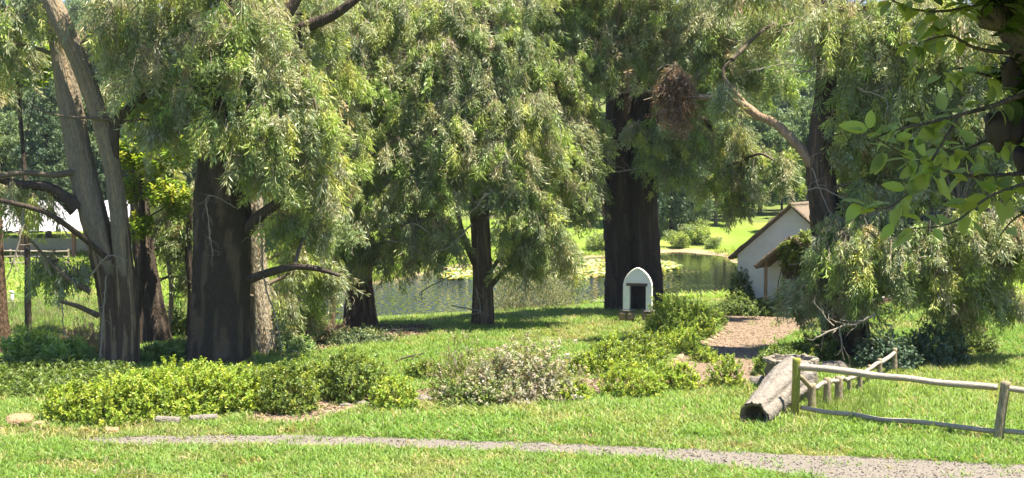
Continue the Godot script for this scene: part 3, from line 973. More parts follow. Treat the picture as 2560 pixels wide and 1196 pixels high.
	big_tree({seed = 19, kinds = [Color(0.061, 0.048, 0.038), Color(0.094, 0.070, 0.053), 4.0, Color(0.189, 0.127, 0.083)], name = "gum_tree", label = "gum tree behind the rail fence with a long bare pale limb reaching toward the pond", base = [2112, 892], rough = .13, flare = .25, barks = ["bark_dark", "bark_brown", "bark_brown", "bark_dark"], dens = 1.05, dead = .04,
		stems = [
			[[2118, 896, 30.2, 122], [2112, 800, 30.2, 108], [2095, 680, 30.2, 92], [2070, 560, 30.3, 80], [2052, 440, 30.4, 70], [2056, 330, 30.5, 62], [2064, 220, 30.6, 52], [2070, 60, 30.8, 40], [2080, -140, 31, 24]],
			[[2044, 430, 30.3, 30], [2000, 370, 30.6, 25], [1940, 310, 31, 22], [1895, 288, 31.2, 20], [1860, 262, 31.5, 18], [1790, 248, 32, 16], [1725, 240, 32.4, 13]],
			[[1850, 260, 31.5, 14], [1900, 300, 31.2, 9], [1810, 190, 32, 9], [1830, 150, 32, 6]],
			[[2090, 700, 30, 40], [2180, 620, 29.4, 30], [2280, 560, 29, 22], [2400, 520, 28.8, 14]]],
		clumps = [[1815, 230, 31.8, 30, 26], [2160, 400, 30.6, 60, 60], [2220, 420, 30.6, 60, 60], [2140, 260, 30.8, 60, 60], [2290, 330, 30.4, 70, 70], [2110, 500, 30.8, 40, 50], [2260, 530, 30.4, 70, 50], [2400, 430, 30.4, 80, 60], [2480, 320, 30.4, 80, 70], [2130, 20, 29.6, 80, 60], [2300, 20, 29, 90, 60], [2170, 470, 29.6, 60, 45], [2110, 380, 29.9, 36, 40], [2120, 280, 29.8, 40, 50], [2300, 480, 29.3, 60, 45], [2200, 540, 29, 60, 40], [2420, 360, 29, 60, 60], [2540, 330, 29.2, 80, 70], [2560, 770, 29.6, 60, 40], [2080, 570, 29.3, 40, 40], [1960, 60, 34, 98, 84], [2060, 70, 29.8, 98, 78], [2150, 120, 29.4, 92, 84], [2240, 80, 29, 98, 84], [2330, 160, 28.8, 98, 84], [2420, 90, 28.8, 103, 84], [2180, 230, 29.4, 69, 67], [2260, 250, 29.2, 86, 67], [2360, 290, 29, 86, 67], [2180, 330, 29.6, 52, 56], [2250, 360, 29.6, 69, 56], [2450, 240, 29, 92, 84], [2540, 180, 29, 92, 90], [2340, 390, 29.4, 69, 50], [2130, 590, 28.6, 71, 62], [2070, 640, 28.8, 63, 62], [2150, 680, 28.6, 80, 62], [2000, 715, 30.2, 46, 50], [2050, 720, 29.2, 57, 47], [1985, 750, 30.6, 34, 30], [2110, 740, 28.8, 63, 39], [2230, 600, 28.6, 86, 67], [2230, 690, 28.6, 75, 50], [2330, 590, 28.4, 86, 67], [2430, 560, 28.4, 92, 67], [2520, 560, 28.4, 86, 73], [2340, 680, 28.8, 86, 54], [2440, 660, 28.8, 92, 62], [2540, 660, 28.8, 86, 67], [2400, 730, 29.2, 86, 45], [2500, 740, 29.4, 86, 50], [2300, 730, 29.2, 69, 40], [1900, -50, 32, 138, 78], [2400, -40, 29.4, 150, 78], [2540, 20, 29.4, 103, 90], [2480, 400, 29.4, 92, 67], [2560, 460, 29, 80, 67], [2400, 470, 29.6, 57, 40]],
		bare = [[[1990, 180, 29.6, 6], [2030, 175, 29.5, 7], [2035, 140, 29.4, 8], [2030, 110, 29.4, 5]], [[2030, 175, 29.4, 5], [1970, 160, 29.3, 5], [1890, 175, 29.3, 3]], [[2150, 225, 28.8, 6], [2200, 240, 28.6, 6], [2220, 260, 28.6, 5], [2210, 300, 28.6, 3]], [[2190, 785, 28, 12], [2150, 805, 28, 10], [2100, 820, 27.9, 9], [2040, 845, 27.8, 5]], [[2100, 820, 27.9, 7], [2105, 860, 27.8, 5], [2110, 900, 27.8, 3]], [[2085, 815, 27.9, 7], [2060, 790, 27.9, 6], [2055, 770, 27.9, 4]], [[2010, 480, 29.4, 5], [2050, 470, 29.3, 5], [2120, 500, 29.2, 4]], [[2030, 420, 29.5, 5], [2060, 500, 29.4, 5], [2080, 540, 29.3, 3]]]})
	# the brown dead foliage caught in the limb
	var bt := thing("dead_foliage", "hanging bunch of dead brown leaves caught on the bare pale limb", "dead leaves", P(1695, 240, 32.3))
	rng.seed = 77
	var cl := Cloud.new()
	var tw := MB.new()
	for q in [[1690, 185, 32.3, 17, 26], [1672, 222, 32.4, 15, 28], [1704, 240, 32.3, 15, 24], [1684, 272, 32.3, 13, 24], [1712, 205, 32.3, 10, 20]]:
		var d: float = q[2]
		clump_fill(P(q[0], q[1], d), q[3] * d / F, q[4] * d / F, cl, tw, 1.0, [Color(.085, .05, .034), Color(.12, .075, .05), Color(.10, .075, .05)], Vector3.ZERO, .8, .0)
	cloud_part(bt, "leaves", S.spray2, M.leaf, cl)
	part(bt, "twigs", tw.mesh(), M.stick).set_meta("kind", "stuff")
	# slim saplings between the big trunks
	for q in [[422, 835, 34, 15, "bark_pale", "thin pale sapling between the leaning dark trunk and the massive trunk"], [474, 842, 33.5, 26, "bark_dark", "thin dark sapling hard by the massive dark trunk"], [828, 798, 39, 17, "bark_brown", "slim tan sapling beside the split-trunk tree at the pond"], [788, 800, 38.6, 26, "bark_dark", "crooked dark sapling at the brush pile"], [732, 846, 34, 14, "bark_dark", "short dark stump-like sapling by the pale trunk"], [2402, 900, 30, 12, "bark_dark", "thin dark sapling under the foliage behind the rail fence"]]:
		var top: float = 560.0 if q[0] < 2000 else 780.0
		if q[0] == 732:
			top = 700.0
		var d: float = q[2]
		big_tree({seed = 30 + int(q[0]), name = "sapling", label = q[5], base = [q[0], q[1]], rough = .07, flare = .2, bark = q[4], dens = .7,
			stems = [[[q[0], q[1], d, q[3]], [q[0] + 6, lerpf(q[1], top, .4), d, q[3] * .85], [q[0] - 4, lerpf(q[1], top, .75), d, q[3] * .7], [q[0] + 3, top - 60, d, q[3] * .4]]],
			clumps = [[q[0] - 10, top + 10, d + .3, 46, 55], [q[0] + 14, top - 70, d + .3, 44, 50]] if q[0] < 2000 else [[q[0], top, d, 50, 40]]})
	# the bright broad-leaved trees behind the twin stems
	for q in [[345, 868, 32.0, "young broad-leaved tree with bright yellow-green leaves behind the twin grey stems", [[350, 330, 40, 40], [330, 270, 34, 30], [400, 300, 42, 44], [370, 400, 50, 44], [320, 380, 34, 40], [440, 380, 40, 44], [400, 470, 46, 40], [330, 470, 34, 34], [440, 500, 36, 50], [350, 560, 30, 34]]], [70, 830, 35.5, "young broad-leaved tree with bright yellow leaves near the slim brown trunk", [[40, 150, 36, 30], [90, 190, 34, 28], [60, 120, 34, 24], [110, 130, 26, 26], [10, 170, 30, 30]]]]:
		rng.seed = 900 + int(q[0])
		var d: float = q[2]
		var t := thing("broadleaf_tree", q[3], "tree", G(q[0], q[1]))
		var b0 := G(q[0], q[1])
		var hi: Array = q[4][0]
		part(t, "trunk", stem_mesh([[b0, .11], [b0.lerp(P(hi[0], hi[1], d), .5) + Vector3(.1, 0, 0), .08], [P(hi[0], hi[1], d), .03]], .25, 9, .06, 3.0), M.bark_dark)
		var c2 := Cloud.new()
		for e in q[4]:
			var c := P(e[0], e[1], d + rnd(-.5, .5))
			part(t, "limb", stem_mesh([[b0.lerp(P(hi[0], hi[1], d), rnd(.5, .9)), .03], [c, .012]], .3, 6, .0, 1.0), M.twig)
			var a: float = e[2] * d / F
			var b: float = e[3] * d / F
			for k in int(300.0 * a * b + 40):
				var o := ball()
				var col: Color = [Color(.24, .32, .055), Color(.19, .29, .05), Color(.31, .34, .07), Color(.14, .22, .04)][rng.randi() % 4]
				c2.put(Transform3D(Basis.from_euler(Vector3(rnd(-.6, .6), rnd(0, TAU), rnd(-.6, .6))).scaled(Vector3.ONE * rnd(.7, 1.2)), c + Vector3(o.x * a, o.y * b, o.z * a)), jit(col, .2))
		cloud_part(t, "crown", S.broad, M.broad, c2)

# ---------------------------------------------------------------- trees on the far slope
func far_tree(kind: int, sd: int) -> Node3D:
	rng.seed = sd
	var t := Node3D.new()
	var hgt := 13.0
	var st := new_st()
	var cl := Cloud.new()
	var lobes := []
	if kind == 0:          # loose gum
		for k in 12:
			lobes.append([Vector3(rnd(-2.6, 2.6), rnd(4.5, 12.5), rnd(-2.6, 2.6)), rnd(1.0, 1.9), rnd(.9, 1.5)])
	elif kind == 1:        # dark conifer
		for k in 14:
			var f := k / 13.0
			lobes.append([Vector3(rnd(-.5, .5), 2.2 + f * 11.5, rnd(-.5, .5)), 2.5 * (1.0 - f) + .35, .9])
	elif kind == 2:        # round broadleaf
		for k in 11:
			var o := ball()
			lobes.append([Vector3(o.x * 2.6, 5.8 + o.y * 3.4, o.z * 2.6), rnd(1.1, 1.7), rnd(1.0, 1.5)])
	else:                  # shrub
		hgt = 1.6
		for k in 7:
			var o := ball()
			lobes.append([Vector3(o.x * 1.1, .9 + o.y * .5, o.z * 1.1), rnd(.5, .8), rnd(.45, .7)])
	var pal: Array = [[Color(.085, .115, .05), Color(.11, .14, .065), Color(.07, .095, .045)], [Color(.04, .062, .036), Color(.055, .08, .042)], [Color(.12, .175, .045), Color(.15, .21, .05), Color(.09, .14, .04)], [Color(.15, .19, .05), Color(.12, .14, .07), Color(.19, .22, .06)]][kind]
	for l in lobes:
		var n := int(11.0 * l[1] * l[1]) + 6
		if kind == 3:
			n = 26
		for k in n:
			var o := ball().normalized() * rnd(.55, 1.05)
			var s := rnd(.7, 1.2) * (.55 if kind == 3 else 1.0)
			cl.put(Transform3D(Basis.from_euler(Vector3(rnd(-.4, .4), rnd(0, TAU), rnd(-.4, .4))).scaled(Vector3.ONE * s), l[0] + Vector3(o.x * l[1], o.y * l[2], o.z * l[1])), jit(pal[rng.randi() % pal.size()], .25, 2.1))
	var i := tube(st, 0, smooth([[Vector3(0, -.4, 0), .26 if kind < 3 else .05], [Vector3(rnd(-.2, .2), hgt * .45, rnd(-.2, .2)), .19 if kind < 3 else .04], [Vector3(rnd(-.4, .4), hgt * .92, 0), .05]], .8), 9, .06, sd)
	if kind == 0 or kind == 2:
		for l in lobes:
			var y: float = minf(l[0].y * .7, hgt * .7)
			i = tube(st, i, [[Vector3(0, y, 0), .09], [l[0], .03]], 5, 0.0, 0.0)
	var tm := MeshInstance3D.new()
	tm.name = "trunk"
	tm.mesh = done(st)
	tm.material_override = M.bark_grey if kind == 0 else M.bark_dark
	t.add_child(tm, true)
	cloud_part(t, "crown", S["far%d" % mini(kind, 2)], M.far_leaf, cl, false)
	return t

func build_far_trees() -> void:
	var names := ["far_gum_tree", "conifer", "far_broadleaf_tree", "bush"]
	var labels := ["loose grey-green gum tree on the hazy slope beyond the pond", "dark narrow conifer on the hazy slope beyond the pond", "round fresh green tree on the slope beyond the pond", "low round bush on the grassy far bank of the pond"]
	var cats := ["tree", "conifer", "tree", "bush"]
	var groups := ["gum trees of the far slope", "conifers of the far slope", "broadleaf trees of the far slope", "bushes of the far bank"]
	var proto := []
	for k in 4:
		proto.append([far_tree(k, 700 + k * 3), far_tree(k, 701 + k * 3)])
	rng.seed = 740
	var spots := []
	# rows of the wood that closes the view, then single trees nearer by
	for row in [[104.0, 6.5, .8], [116.0, 6.5, .95], [130.0, 7.5, 1.1], [150.0, 8.0, 1.25], [176.0, 9.0, 1.35], [205.0, 10.0, 1.35]]:
		var x: float = -row[0] * .50 - 4.0
		while x < row[0] * .50 + 4.0:
			var xx := x + rnd(-2, 2)
			var u: float = 1280.0 + xx / row[0] * F
			if not (row[0] < 110.0 and u > 1840.0 and u < 2040.0):
				spots.append([xx, -(row[0] + rnd(-5, 5)), [0, 0, 1, 1, 2, 0][rng.randi() % 6], row[2] * rnd(.8, 1.25)])
			x += row[1] * rnd(.8, 1.2)
	for q in [[1680, 90.0, 1, .95], [1722, 96.0, 1, .8], [1790, 99.0, 0, .7], [1480, 98.0, 2, .6], [1425, 99.0, 2, .6], [1560, 98.0, 0, .9], [1010, 98.0, 0, .6], [900, 96.0, 2, .6], [760, 90.0, 0, .8], [1900, 112.0, 0, .9], [1985, 110.0, 0, .85], [2030, 104.0, 2, .8], [640, 88.0, 2, .9], [500, 88.0, 1, .8], [420, 90.0, 0, .9], [300, 92.0, 1, .9], [200, 96.0, 0, .9], [120, 90.0, 1, 1.0], [60, 94.0, 0, .9], [-30, 92.0, 1, .9], [2060, 92.0, 0, .8], [2160, 86.0, 2, .8], [2280, 84.0, 0, .9], [2400, 86.0, 2, .8], [2520, 84.0, 0, .9], [2640, 86.0, 2, .9], [1850, 108.0, 2, .6], [1955, 116.0, 2, .5]]:
		spots.append([(q[0] - 1280.0) / F * q[1], -q[1], q[2], q[3]])
	for k in 12:
		var d := rnd(79, 94)
		var u := rnd(950, 2100)
		spots.append([(u - 1280.0) / F * d, -d, 3, rnd(.4, .9)])
	for q in [[1470, 76.0, .7], [1510, 79.0, .8], [1655, 80.0, .6], [1740, 86.0, .9], [1700, 84.0, .7]]:
		spots.append([(q[0] - 1280.0) / F * q[1], -q[1], 3, q[2]])
	var used := {}
	for s in spots:
		if shore(s[0], s[1]) < .8:
			continue
		var kind: int = s[2]
		var pick := rng.randi() % 2
		var o: Node3D = proto[kind][pick].duplicate()
		o.name = numbered(names[kind])
		add_child(o)
		tag(o, labels[kind], cats[kind], groups[kind])
		o.position = Vector3(s[0], height(s[0], s[1]), s[1])
		o.rotation.y = rnd(0, TAU)
		o.scale = Vector3(s[3], s[3] * rnd(.9, 1.15), s[3])
	for a in proto:
		for o in a:
			o.free()

# ---------------------------------------------------------------- shrubs
const YG := [Color(.250, .315, .038), Color(.195, .27, .035), Color(.295, .335, .05), Color(.14, .20, .03), Color(.18, .255, .032)]
const MIDG := [Color(.11, .155, .030), Color(.15, .20, .035), Color(.085, .125, .028), Color(.19, .22, .04)]
const DARKG := [Color(.085, .125, .030), Color(.105, .150, .032), Color(.130, .180, .036)]
const TEAL := [Color(.085, .135, .085), Color(.11, .165, .10), Color(.075, .115, .075)]
const PALE := [Color(.30, .27, .21), Color(.34, .305, .265), Color(.21, .23, .11), Color(.27, .24, .17), Color(.17, .19, .09)]
const SILVER := [Color(.20, .22, .13), Color(.26, .26, .17), Color(.16, .19, .09)]

func shrub(called: String, label: String, u: float, v: float, wpx: float, hpx: float, pal: Array, mesh: String, sd: int, dens := 1.0, group := "", loose := .17, size := 1.0) -> Node3D:
	rng.seed = sd
	var base := G(u, v)
	var s := F / -base.z
	var rx := wpx * .54 / s
	var h := hpx / s * .85
	var t := thing(called, label, "shrub", base, group)
	var cl := Cloud.new()
	var st := new_st()
	var fi := 0
	for k in 9:
		var az := rnd(0, TAU)
		var o := Vector3(cos(az) * rnd(.2, .75), rnd(.5, .9), sin(az) * rnd(.2, .7))
		fi = tube(st, fi, smooth([[Vector3(o.x * rx * .15, -.05, o.z * rx * .15), .012], [Vector3(o.x * rx * .5, o.y * h * .5, o.z * rx * .5), .008], [Vector3(o.x * rx * .85, o.y * h * .85, o.z * rx * .85), .004]], .2), 5, 0.0, 0.0)
	var n := int(420.0 * (rx * rx + 1.7 * rx * h) * dens / (size * size)) + 60
	var lump := 1.5 / maxf(rx, .3)
	for k in n:
		var o := ball().normalized()
		o.y = absf(o.y) if rng.randf() < .8 else o.y * .15
		var at := Vector3(o.x * rx, o.y * h, o.z * rx * .9)
		var q := base + at
		var m := 1.0 + .34 * nz2.get_noise_3d(q.x * 55.0, q.y * 55.0, q.z * 55.0) + .16 * nz2.get_noise_3d(q.x * 160.0, q.y * 160.0, q.z * 160.0)
		m *= (1.0 - .16 * clampf(1.0 - at.y / (h * .3), 0.0, 1.0)) + rnd(-loose, loose)
		if rng.randf() < .25:
			m *= rnd(.6, .92)
		at *= m
		if rng.randf() < .05:
			at = at * 1.08 + Vector3(0, rnd(.02, .16), 0)
		at.y = maxf(at.y, .02)
		var up := (o + Vector3(0, .9, 0) + ball() * .5).normalized()
		var xx := up.cross(Vector3(rnd(-1, 1), rnd(-.2, .2), rnd(-1, 1))).normalized()
		var bs := Basis(xx, up, xx.cross(up)) * Basis(Vector3.UP, rnd(0, TAU))
		cl.put(Transform3D(bs.scaled(Vector3.ONE * rnd(.75, 1.25) * size), at), jit(pal[rng.randi() % pal.size()], .22))
	var tm := MeshInstance3D.new()
	tm.name = "stems"
	tm.mesh = done(st)
	tm.material_override = M.twig
	t.add_child(tm, true)
	tm.set_meta("kind", "stuff")
	cloud_part(t, "foliage", S[mesh], M.shrub, cl, false)
	return t

func build_shrubs() -> void:
	var hedge := "yellow-green azaleas of the long front hedge"
	for q in [[180, 1048, 150, 92, 1], [280, 1052, 190, 122, 2], [390, 1040, 170, 118, 3], [492, 1030, 190, 142, 4], [588, 1026, 130, 116, 5], [430, 995, 190, 92, 6], [318, 1012, 150, 84, 7], [545, 985, 160, 92, 8]]:
		shrub("azalea_shrub", "yellow-green azalea in the long front hedge at the foot of the dark trunks", q[0], q[1], q[2], q[3], YG, "rosette0", 1000 + q[4], 1.0, hedge)
	shrub("azalea_shrub", "mid-green azalea at the end of the long hedge above bare mulch", 715, 1028, 165, 122, MIDG, "rosette0", 1020)
	shrub("azalea_shrub", "tall dark green azalea between mulch strip and sunny lawn", 890, 1000, 150, 140, MIDG + DARKG, "rosette0", 1021)
	shrub("azalea_shrub", "green azalea tucked between two larger azaleas behind the mulch", 800, 990, 120, 96, MIDG, "rosette0", 1022)
	shrub("azalea_shrub", "small round bright yellow azalea beside the pale dry shrub", 985, 1020, 130, 78, YG, "rosette0", 1023)
	shrub("pale_shrub", "wide pale cream variegated shrub with dry twigs", 1300, 990, 270, 130, PALE, "rosette1", 1024, .8, "", .25)
	shrub("pale_shrub", "loose green and cream shrub with upright dry tips beside the wide cream shrub", 1165, 985, 150, 128, PALE + MIDG, "sparse", 1025, 1.5, "", .35)
	shrub("azalea_shrub", "low dark green shrub at the foot of the wide cream shrub", 1180, 1014, 150, 70, MIDG + PALE + DARKG, "rosette1", 1026, .8)
	shrub("azalea_shrub", "small yellow-green azalea on the mulch next to the wide cream shrub", 1430, 998, 96, 52, YG, "rosette0", 1027)
	shrub("azalea_shrub", "spreading yellow-green azalea on the lawn before the white arch", 1545, 925, 180, 90, YG + MIDG, "rosette0", 1028)
	shrub("azalea_shrub", "yellow-green azalea mound at the edge of the mulch before the arch", 1578, 988, 140, 88, YG, "rosette0", 1029)
	shrub("azalea_shrub", "yellow-green azalea at the foot of the red gravel path", 1690, 976, 118, 86, YG, "rosette0", 1030)
	shrub("azalea_shrub", "low yellow-green azalea along the stone edging of the path", 1690, 882, 140, 62, YG, "rosette0", 1031)
	shrub("azalea_shrub", "dark shaded azalea in the middle of the group by the path", 1615, 905, 100, 80, MIDG, "rosette0", 1032)
	shrub("gold_shrub", "large golden-leaved shrub beside the white arch", 1700, 842, 160, 108, YG, "rosette1", 1033, 1.0)
	shrub("azalea_shrub", "dark green shrub behind the golden-leaved shrub", 1778, 815, 70, 58, MIDG + DARKG, "rosette0", 1034)
	shrub("azalea_shrub", "small open azalea on the red gravel of the path", 1815, 965, 92, 82, YG + MIDG, "rosette0", 1035, .8)
	shrub("dark_shrub", "dark green shrub in the shade between path and hollow stump", 1950, 940, 150, 82, DARKG + MIDG, "rosette0", 1036)
	shrub("dark_shrub", "small dark shrub behind the hollow stump", 2040, 905, 110, 80, DARKG + MIDG, "rosette1", 1037)
	shrub("dark_shrub", "upright dark shrub against the cottage wall", 1855, 776, 64, 104, DARKG, "rosette1", 1038, .8)
	shrub("dark_shrub", "low dark shrubs along the foot of the cottage wall", 1870, 786, 150, 44, DARKG, "rosette1", 1039)
	shrub("teal_shrub", "blue-green shrub behind the far end of the rail fence", 2225, 925, 140, 100, TEAL, "rosette1", 1040)
	shrub("teal_shrub", "larger blue-green shrub in the shade of the weeping foliage", 2330, 912, 150, 108, TEAL, "rosette1", 1041)
	shrub("dark_shrub", "dark green shrub on the shaded grass under the weeping foliage", 2430, 880, 120, 66, DARKG + MIDG, "rosette1", 1042)
	shrub("leafy_plant", "leafy green plant with broad strap leaves by the slim brown trunk", 90, 905, 130, 76, [Color(.19, .29, .06), Color(.28, .36, .08), Color(.13, .21, .05)], "strap", 1043, .5, "", .2, 1.3)
	shrub("leafy_plant", "leafy green plant between slim brown trunk and twin-stemmed tree", 165, 912, 110, 60, [Color(.19, .29, .06), Color(.28, .36, .08), Color(.13, .21, .05)], "strap", 1044, .5, "", .2, 1.2)
	shrub("brush_pile", "dry pinkish brush heap behind the leafy plants", 205, 890, 150, 80, [Color(.33, .24, .18), Color(.42, .34, .26), Color(.22, .15, .11)], "sparse", 1045, 1.2, "", .3)
	shrub("leafy_plant", "fresh green undergrowth between the twin-stemmed and the massive trunk", 420, 900, 150, 50, [Color(.16, .25, .05), Color(.20, .28, .06), Color(.11, .18, .04)], "rosette1", 1046)
	shrub("leafy_plant", "pale green ferny undergrowth beside the cream trunk", 730, 885, 110, 44, [Color(.14, .22, .08), Color(.19, .26, .10)], "rosette1", 1047)
	shrub("willow_shrub", "pale silvery drooping shrub at the water edge beneath the straight-trunked tree", 1335, 772, 200, 108, SILVER, "sparse", 1048, 1.5, "", .3)
	shrub("ivy_patch", "dark ivy patch on the litter near the split-trunk tree", 890, 858, 150, 34, [Color(.08, .12, .05), Color(.16, .19, .10), Color(.05, .075, .03)], "rosette1", 1049)
	shrub("brush_pile", "heap of dark dead branches between slim saplings and the split-trunk tree", 800, 838, 130, 46, [Color(.14, .11, .085), Color(.21, .17, .13)], "sparse", 1050, 1.0, "", .4)
	shrub("dark_shrub", "dark green shrub hard behind the leaning trunk", 440, 840, 90, 60, DARKG + MIDG, "rosette1", 1051)
	shrub("dark_shrub", "shaggy shrub at the pond bank behind the cream trunk", 720, 830, 90, 80, MIDG + SILVER, "sparse", 1052, 1.5)
	shrub("azalea_shrub", "low green azalea tucked behind the end of the long hedge", 655, 985, 110, 72, MIDG, "rosette0", 1060)
	shrub("azalea_shrub", "loose green azalea filling the bed behind the mulch strip", 765, 985, 105, 84, MIDG, "rosette0", 1061)
	shrub("azalea_shrub", "low fresh green plant beside the crooked fallen branch", 1060, 945, 100, 52, MIDG, "rosette0", 1062)
	shrub("azalea_shrub", "low loose azalea at the lawn side of the spreading azalea", 1470, 935, 90, 54, MIDG + YG, "rosette0", 1063)
	shrub("azalea_shrub", "small green azalea at the near rim of the path", 1760, 905, 70, 40, MIDG + YG, "rosette0", 1064)
	# dark ground cover in the shade at the foot of the twin stems
	rng.seed = 1100
	var cl := Cloud.new()
	var poly := flat_poly([-60, 925, 60, 915, 240, 925, 340, 935, 330, 960, 210, 985, 110, 1000, -60, 1005], 0.0)
	for k in 5200:
		var p := Vector2(rnd(-14, -6), rnd(-30, -22.0))
		if not Geometry2D.is_point_in_polygon(p, poly):
			continue
		var col: Color = DARKG[rng.randi() % 3]
		cl.put(Transform3D(Basis.from_euler(Vector3(rnd(-.5, .5), rnd(0, TAU), rnd(-.5, .5))).scaled(Vector3.ONE * rnd(.9, 1.5)), Vector3(p.x, height(p.x, p.y) + rnd(.05, .28), p.y)), jit(col, .25))
	var o := cloud_part(self, "ground_cover", S.rosette1, M.shrub, cl)
	tag(o, "dark green periwinkle ground cover in the shade of the twin-stemmed tree", "ground cover", "", "stuff")
	# reeds along the marshy end and the near shore of the pond
	var rc := Cloud.new()
	var marsh := flat_poly([-300, 768, 0, 760, 250, 756, 450, 752, 700, 748, 690, 820, 560, 830, 300, 838, 0, 840, -300, 850], 0.0)
	for k in 9000:
		var x := rnd(-27, 8)
		var d := rnd(34, 62)
		var s := shore(x, -d)
		var in_marsh := Geometry2D.is_point_in_polygon(Vector2(x, -d), marsh)
		if not in_marsh and (s > .7 or s < -.2 or rng.randf() < .6):
			continue
		if absf(x) > d * .5:
			continue
		var col: Color = [Color(.20, .20, .10), Color(.24, .24, .14), Color(.17, .20, .07), Color(.19, .24, .07)][rng.randi() % 4]
		var sc := rnd(.35, .75) if in_marsh else rnd(.28, .55)
		rc.put(Transform3D(Basis(Vector3.UP, rnd(0, TAU)).scaled(Vector3.ONE * sc), Vector3(x, maxf(height(x, -d), WATER - .15), -d)), jit(col, .2))
	var ro := cloud_part(self, "reeds", S.reed, M.grass, rc)
	tag(ro, "dry straw-coloured reeds in the marshy end of the pond", "reeds", "", "stuff")
	# tall weeds along the fence
	var wc := Cloud.new()
	for k in 110:
		var p := G(rnd(2030, 2220), rnd(985, 1060))
		wc.put(Transform3D(Basis(Vector3.UP, rnd(0, TAU)).scaled(Vector3.ONE * rnd(.35, .75)), p), jit(Color(.16, .22, .06), .25))
	var wo := cloud_part(self, "weeds", S.reed, M.grass, wc)
	tag(wo, "tall green weeds growing at the short posts of the side fence", "weeds", "", "stuff")

func build_lilies() -> void:
	rng.seed = 1200
	var b := MB.new()
	for k in 11:
		var t0 := .35 + (TAU - .7) * k / 11.0
		var t1 := .35 + (TAU - .7) * (k + 1) / 11.0
		b.tri(Vector3(0, 0, 0), Vector3(cos(t0), .10, sin(t0)), Vector3(cos(t1), .10, sin(t1)), Color(1, 1, 1))
	var pad := b.mesh()
	var f := MB.new()
	for k in 12:
		var t := TAU * k / 12.0
		var o := Vector3(cos(t), rnd(.5, 1.2), sin(t)).normalized()
		f.leaf(Vector3.ZERO, o, o.cross(Vector3.UP).normalized(), 1.0, .5, .05, Color(1, 1, 1))
	var cl := Cloud.new()
	var fl := Cloud.new()
	var lo := pads_poly[0]
	var hi := pads_poly[0]
	for p in pads_poly:
		lo = lo.min(p)
		hi = hi.max(p)
	for k in 9000:
		var p := Vector2(rnd(lo.x, hi.x), rnd(lo.y, hi.y))
		if not Geometry2D.is_point_in_polygon(p, pads_poly):
			continue
		if nz2.get_noise_2d(p.x * 25, p.y * 25) < -.35 or shore(p.x, p.y) > -.3:
			continue
		var s := rnd(.10, .20)
		var col: Color = [Color(.10, .16, .04), Color(.19, .22, .07), Color(.27, .27, .13), Color(.06, .11, .03), Color(.24, .19, .07)][rng.randi() % 5]
		cl.put(Transform3D(Basis.from_euler(Vector3(rnd(-.5, .5), rnd(0, TAU), rnd(-.5, .5))).scaled(Vector3.ONE * s), Vector3(p.x, WATER + rnd(.03, .11), p.y)), jit(col, .2))
		if rng.randf() < .16:
			fl.put(Transform3D(Basis(Vector3.UP, rnd(0, TAU)).scaled(Vector3.ONE * rnd(.07, .12)), Vector3(p.x, WATER + .12, p.y)), [Color(.78, .76, .66), Color(.75, .62, .12), Color(.8, .8, .78)][rng.randi() % 3])
	var root := thing("water_lilies", "floating bed of water lilies with pale flowers on the pond", "water lilies", Vector3.ZERO, "", "stuff")
	cloud_part(root, "pads", pad, M.shrub, cl)
	cloud_part(root, "flowers", f.mesh(), M.shrub, fl)

# ---------------------------------------------------------------- built things
func gable(mb: MB, w: float, eave: float, peak: float, z0: float, z1: float, col: Color) -> void:
	var f := [Vector3(-w, 0, z0), Vector3(-w, eave, z0), Vector3(0, peak, z0), Vector3(w, eave, z0), Vector3(w, 0, z0)]
	var k := []
	for p in f:
		k.append(Vector3(p.x, p.y, z1))
	for q in [f, k]:
		mb.tri(q[0], q[1], q[2], col)
		mb.tri(q[0], q[2], q[4], col)
		mb.tri(q[2], q[3], q[4], col)
	for i in [0, 1, 2, 3]:
		mb.quad(f[i], k[i], k[i + 1], f[i + 1], col)

# one slope of thatch: a thick, slightly shaggy slab from the eave to the ridge
func thatch_slope(sgn: float, w: float, eave: float, peak: float, z0: float, z1: float, thick: float, over: float, sd: float) -> ArrayMesh:
	var st := new_st()
	var dir := Vector3(sgn * w, eave - peak, 0).normalized()
	var nrm := Vector3(-dir.y * sgn, dir.x * sgn, 0)
	var len := Vector3(sgn * w, eave - peak, 0).length() + over
	var nu := 22
	var nv := 26
	for side in 2:
		for i in nu + 1:
			for j in nv + 1:
				var p := Vector3(0, peak, 0) + dir * (len * i / nu) + Vector3(0, 0, lerpf(z0, z1, float(j) / nv))
				var r := nz2.get_noise_3d(p.x * 60 + sd, p.y * 60, p.z * 60)
				p += nrm * (thick * (1.0 + .25 * r) if side == 0 else .01)
				p += dir * (.05 * r if i == nu else 0.0) + Vector3(0, 0, .05 * r if j == 0 else 0.0)
				st.add_vertex(p)
	var row := nv + 1
	var off := (nu + 1) * row
	for i in nu:
		for j in nv:
			var a := i * row + j
			for q in [a, a + row, a + 1, a + 1, a + row, a + row + 1]:
				st.add_index(q)
			for q in [a, a + 1, a + row, a + 1, a + row + 1, a + row]:
				st.add_index(off + q)
	for i in nu:
		for j in [0, nv]:
			var a: int = i * row + j
			for q in [a, a + off, a + row, a + row, a + off, a + row + off]:
				st.add_index(q)
	for j in nv:
		for i in [0, nu]:
			var a: int = i * row + j
			for q in [a, a + off, a + 1, a + 1, a + off, a + 1 + off]:
				st.add_index(q)
	return done(st)

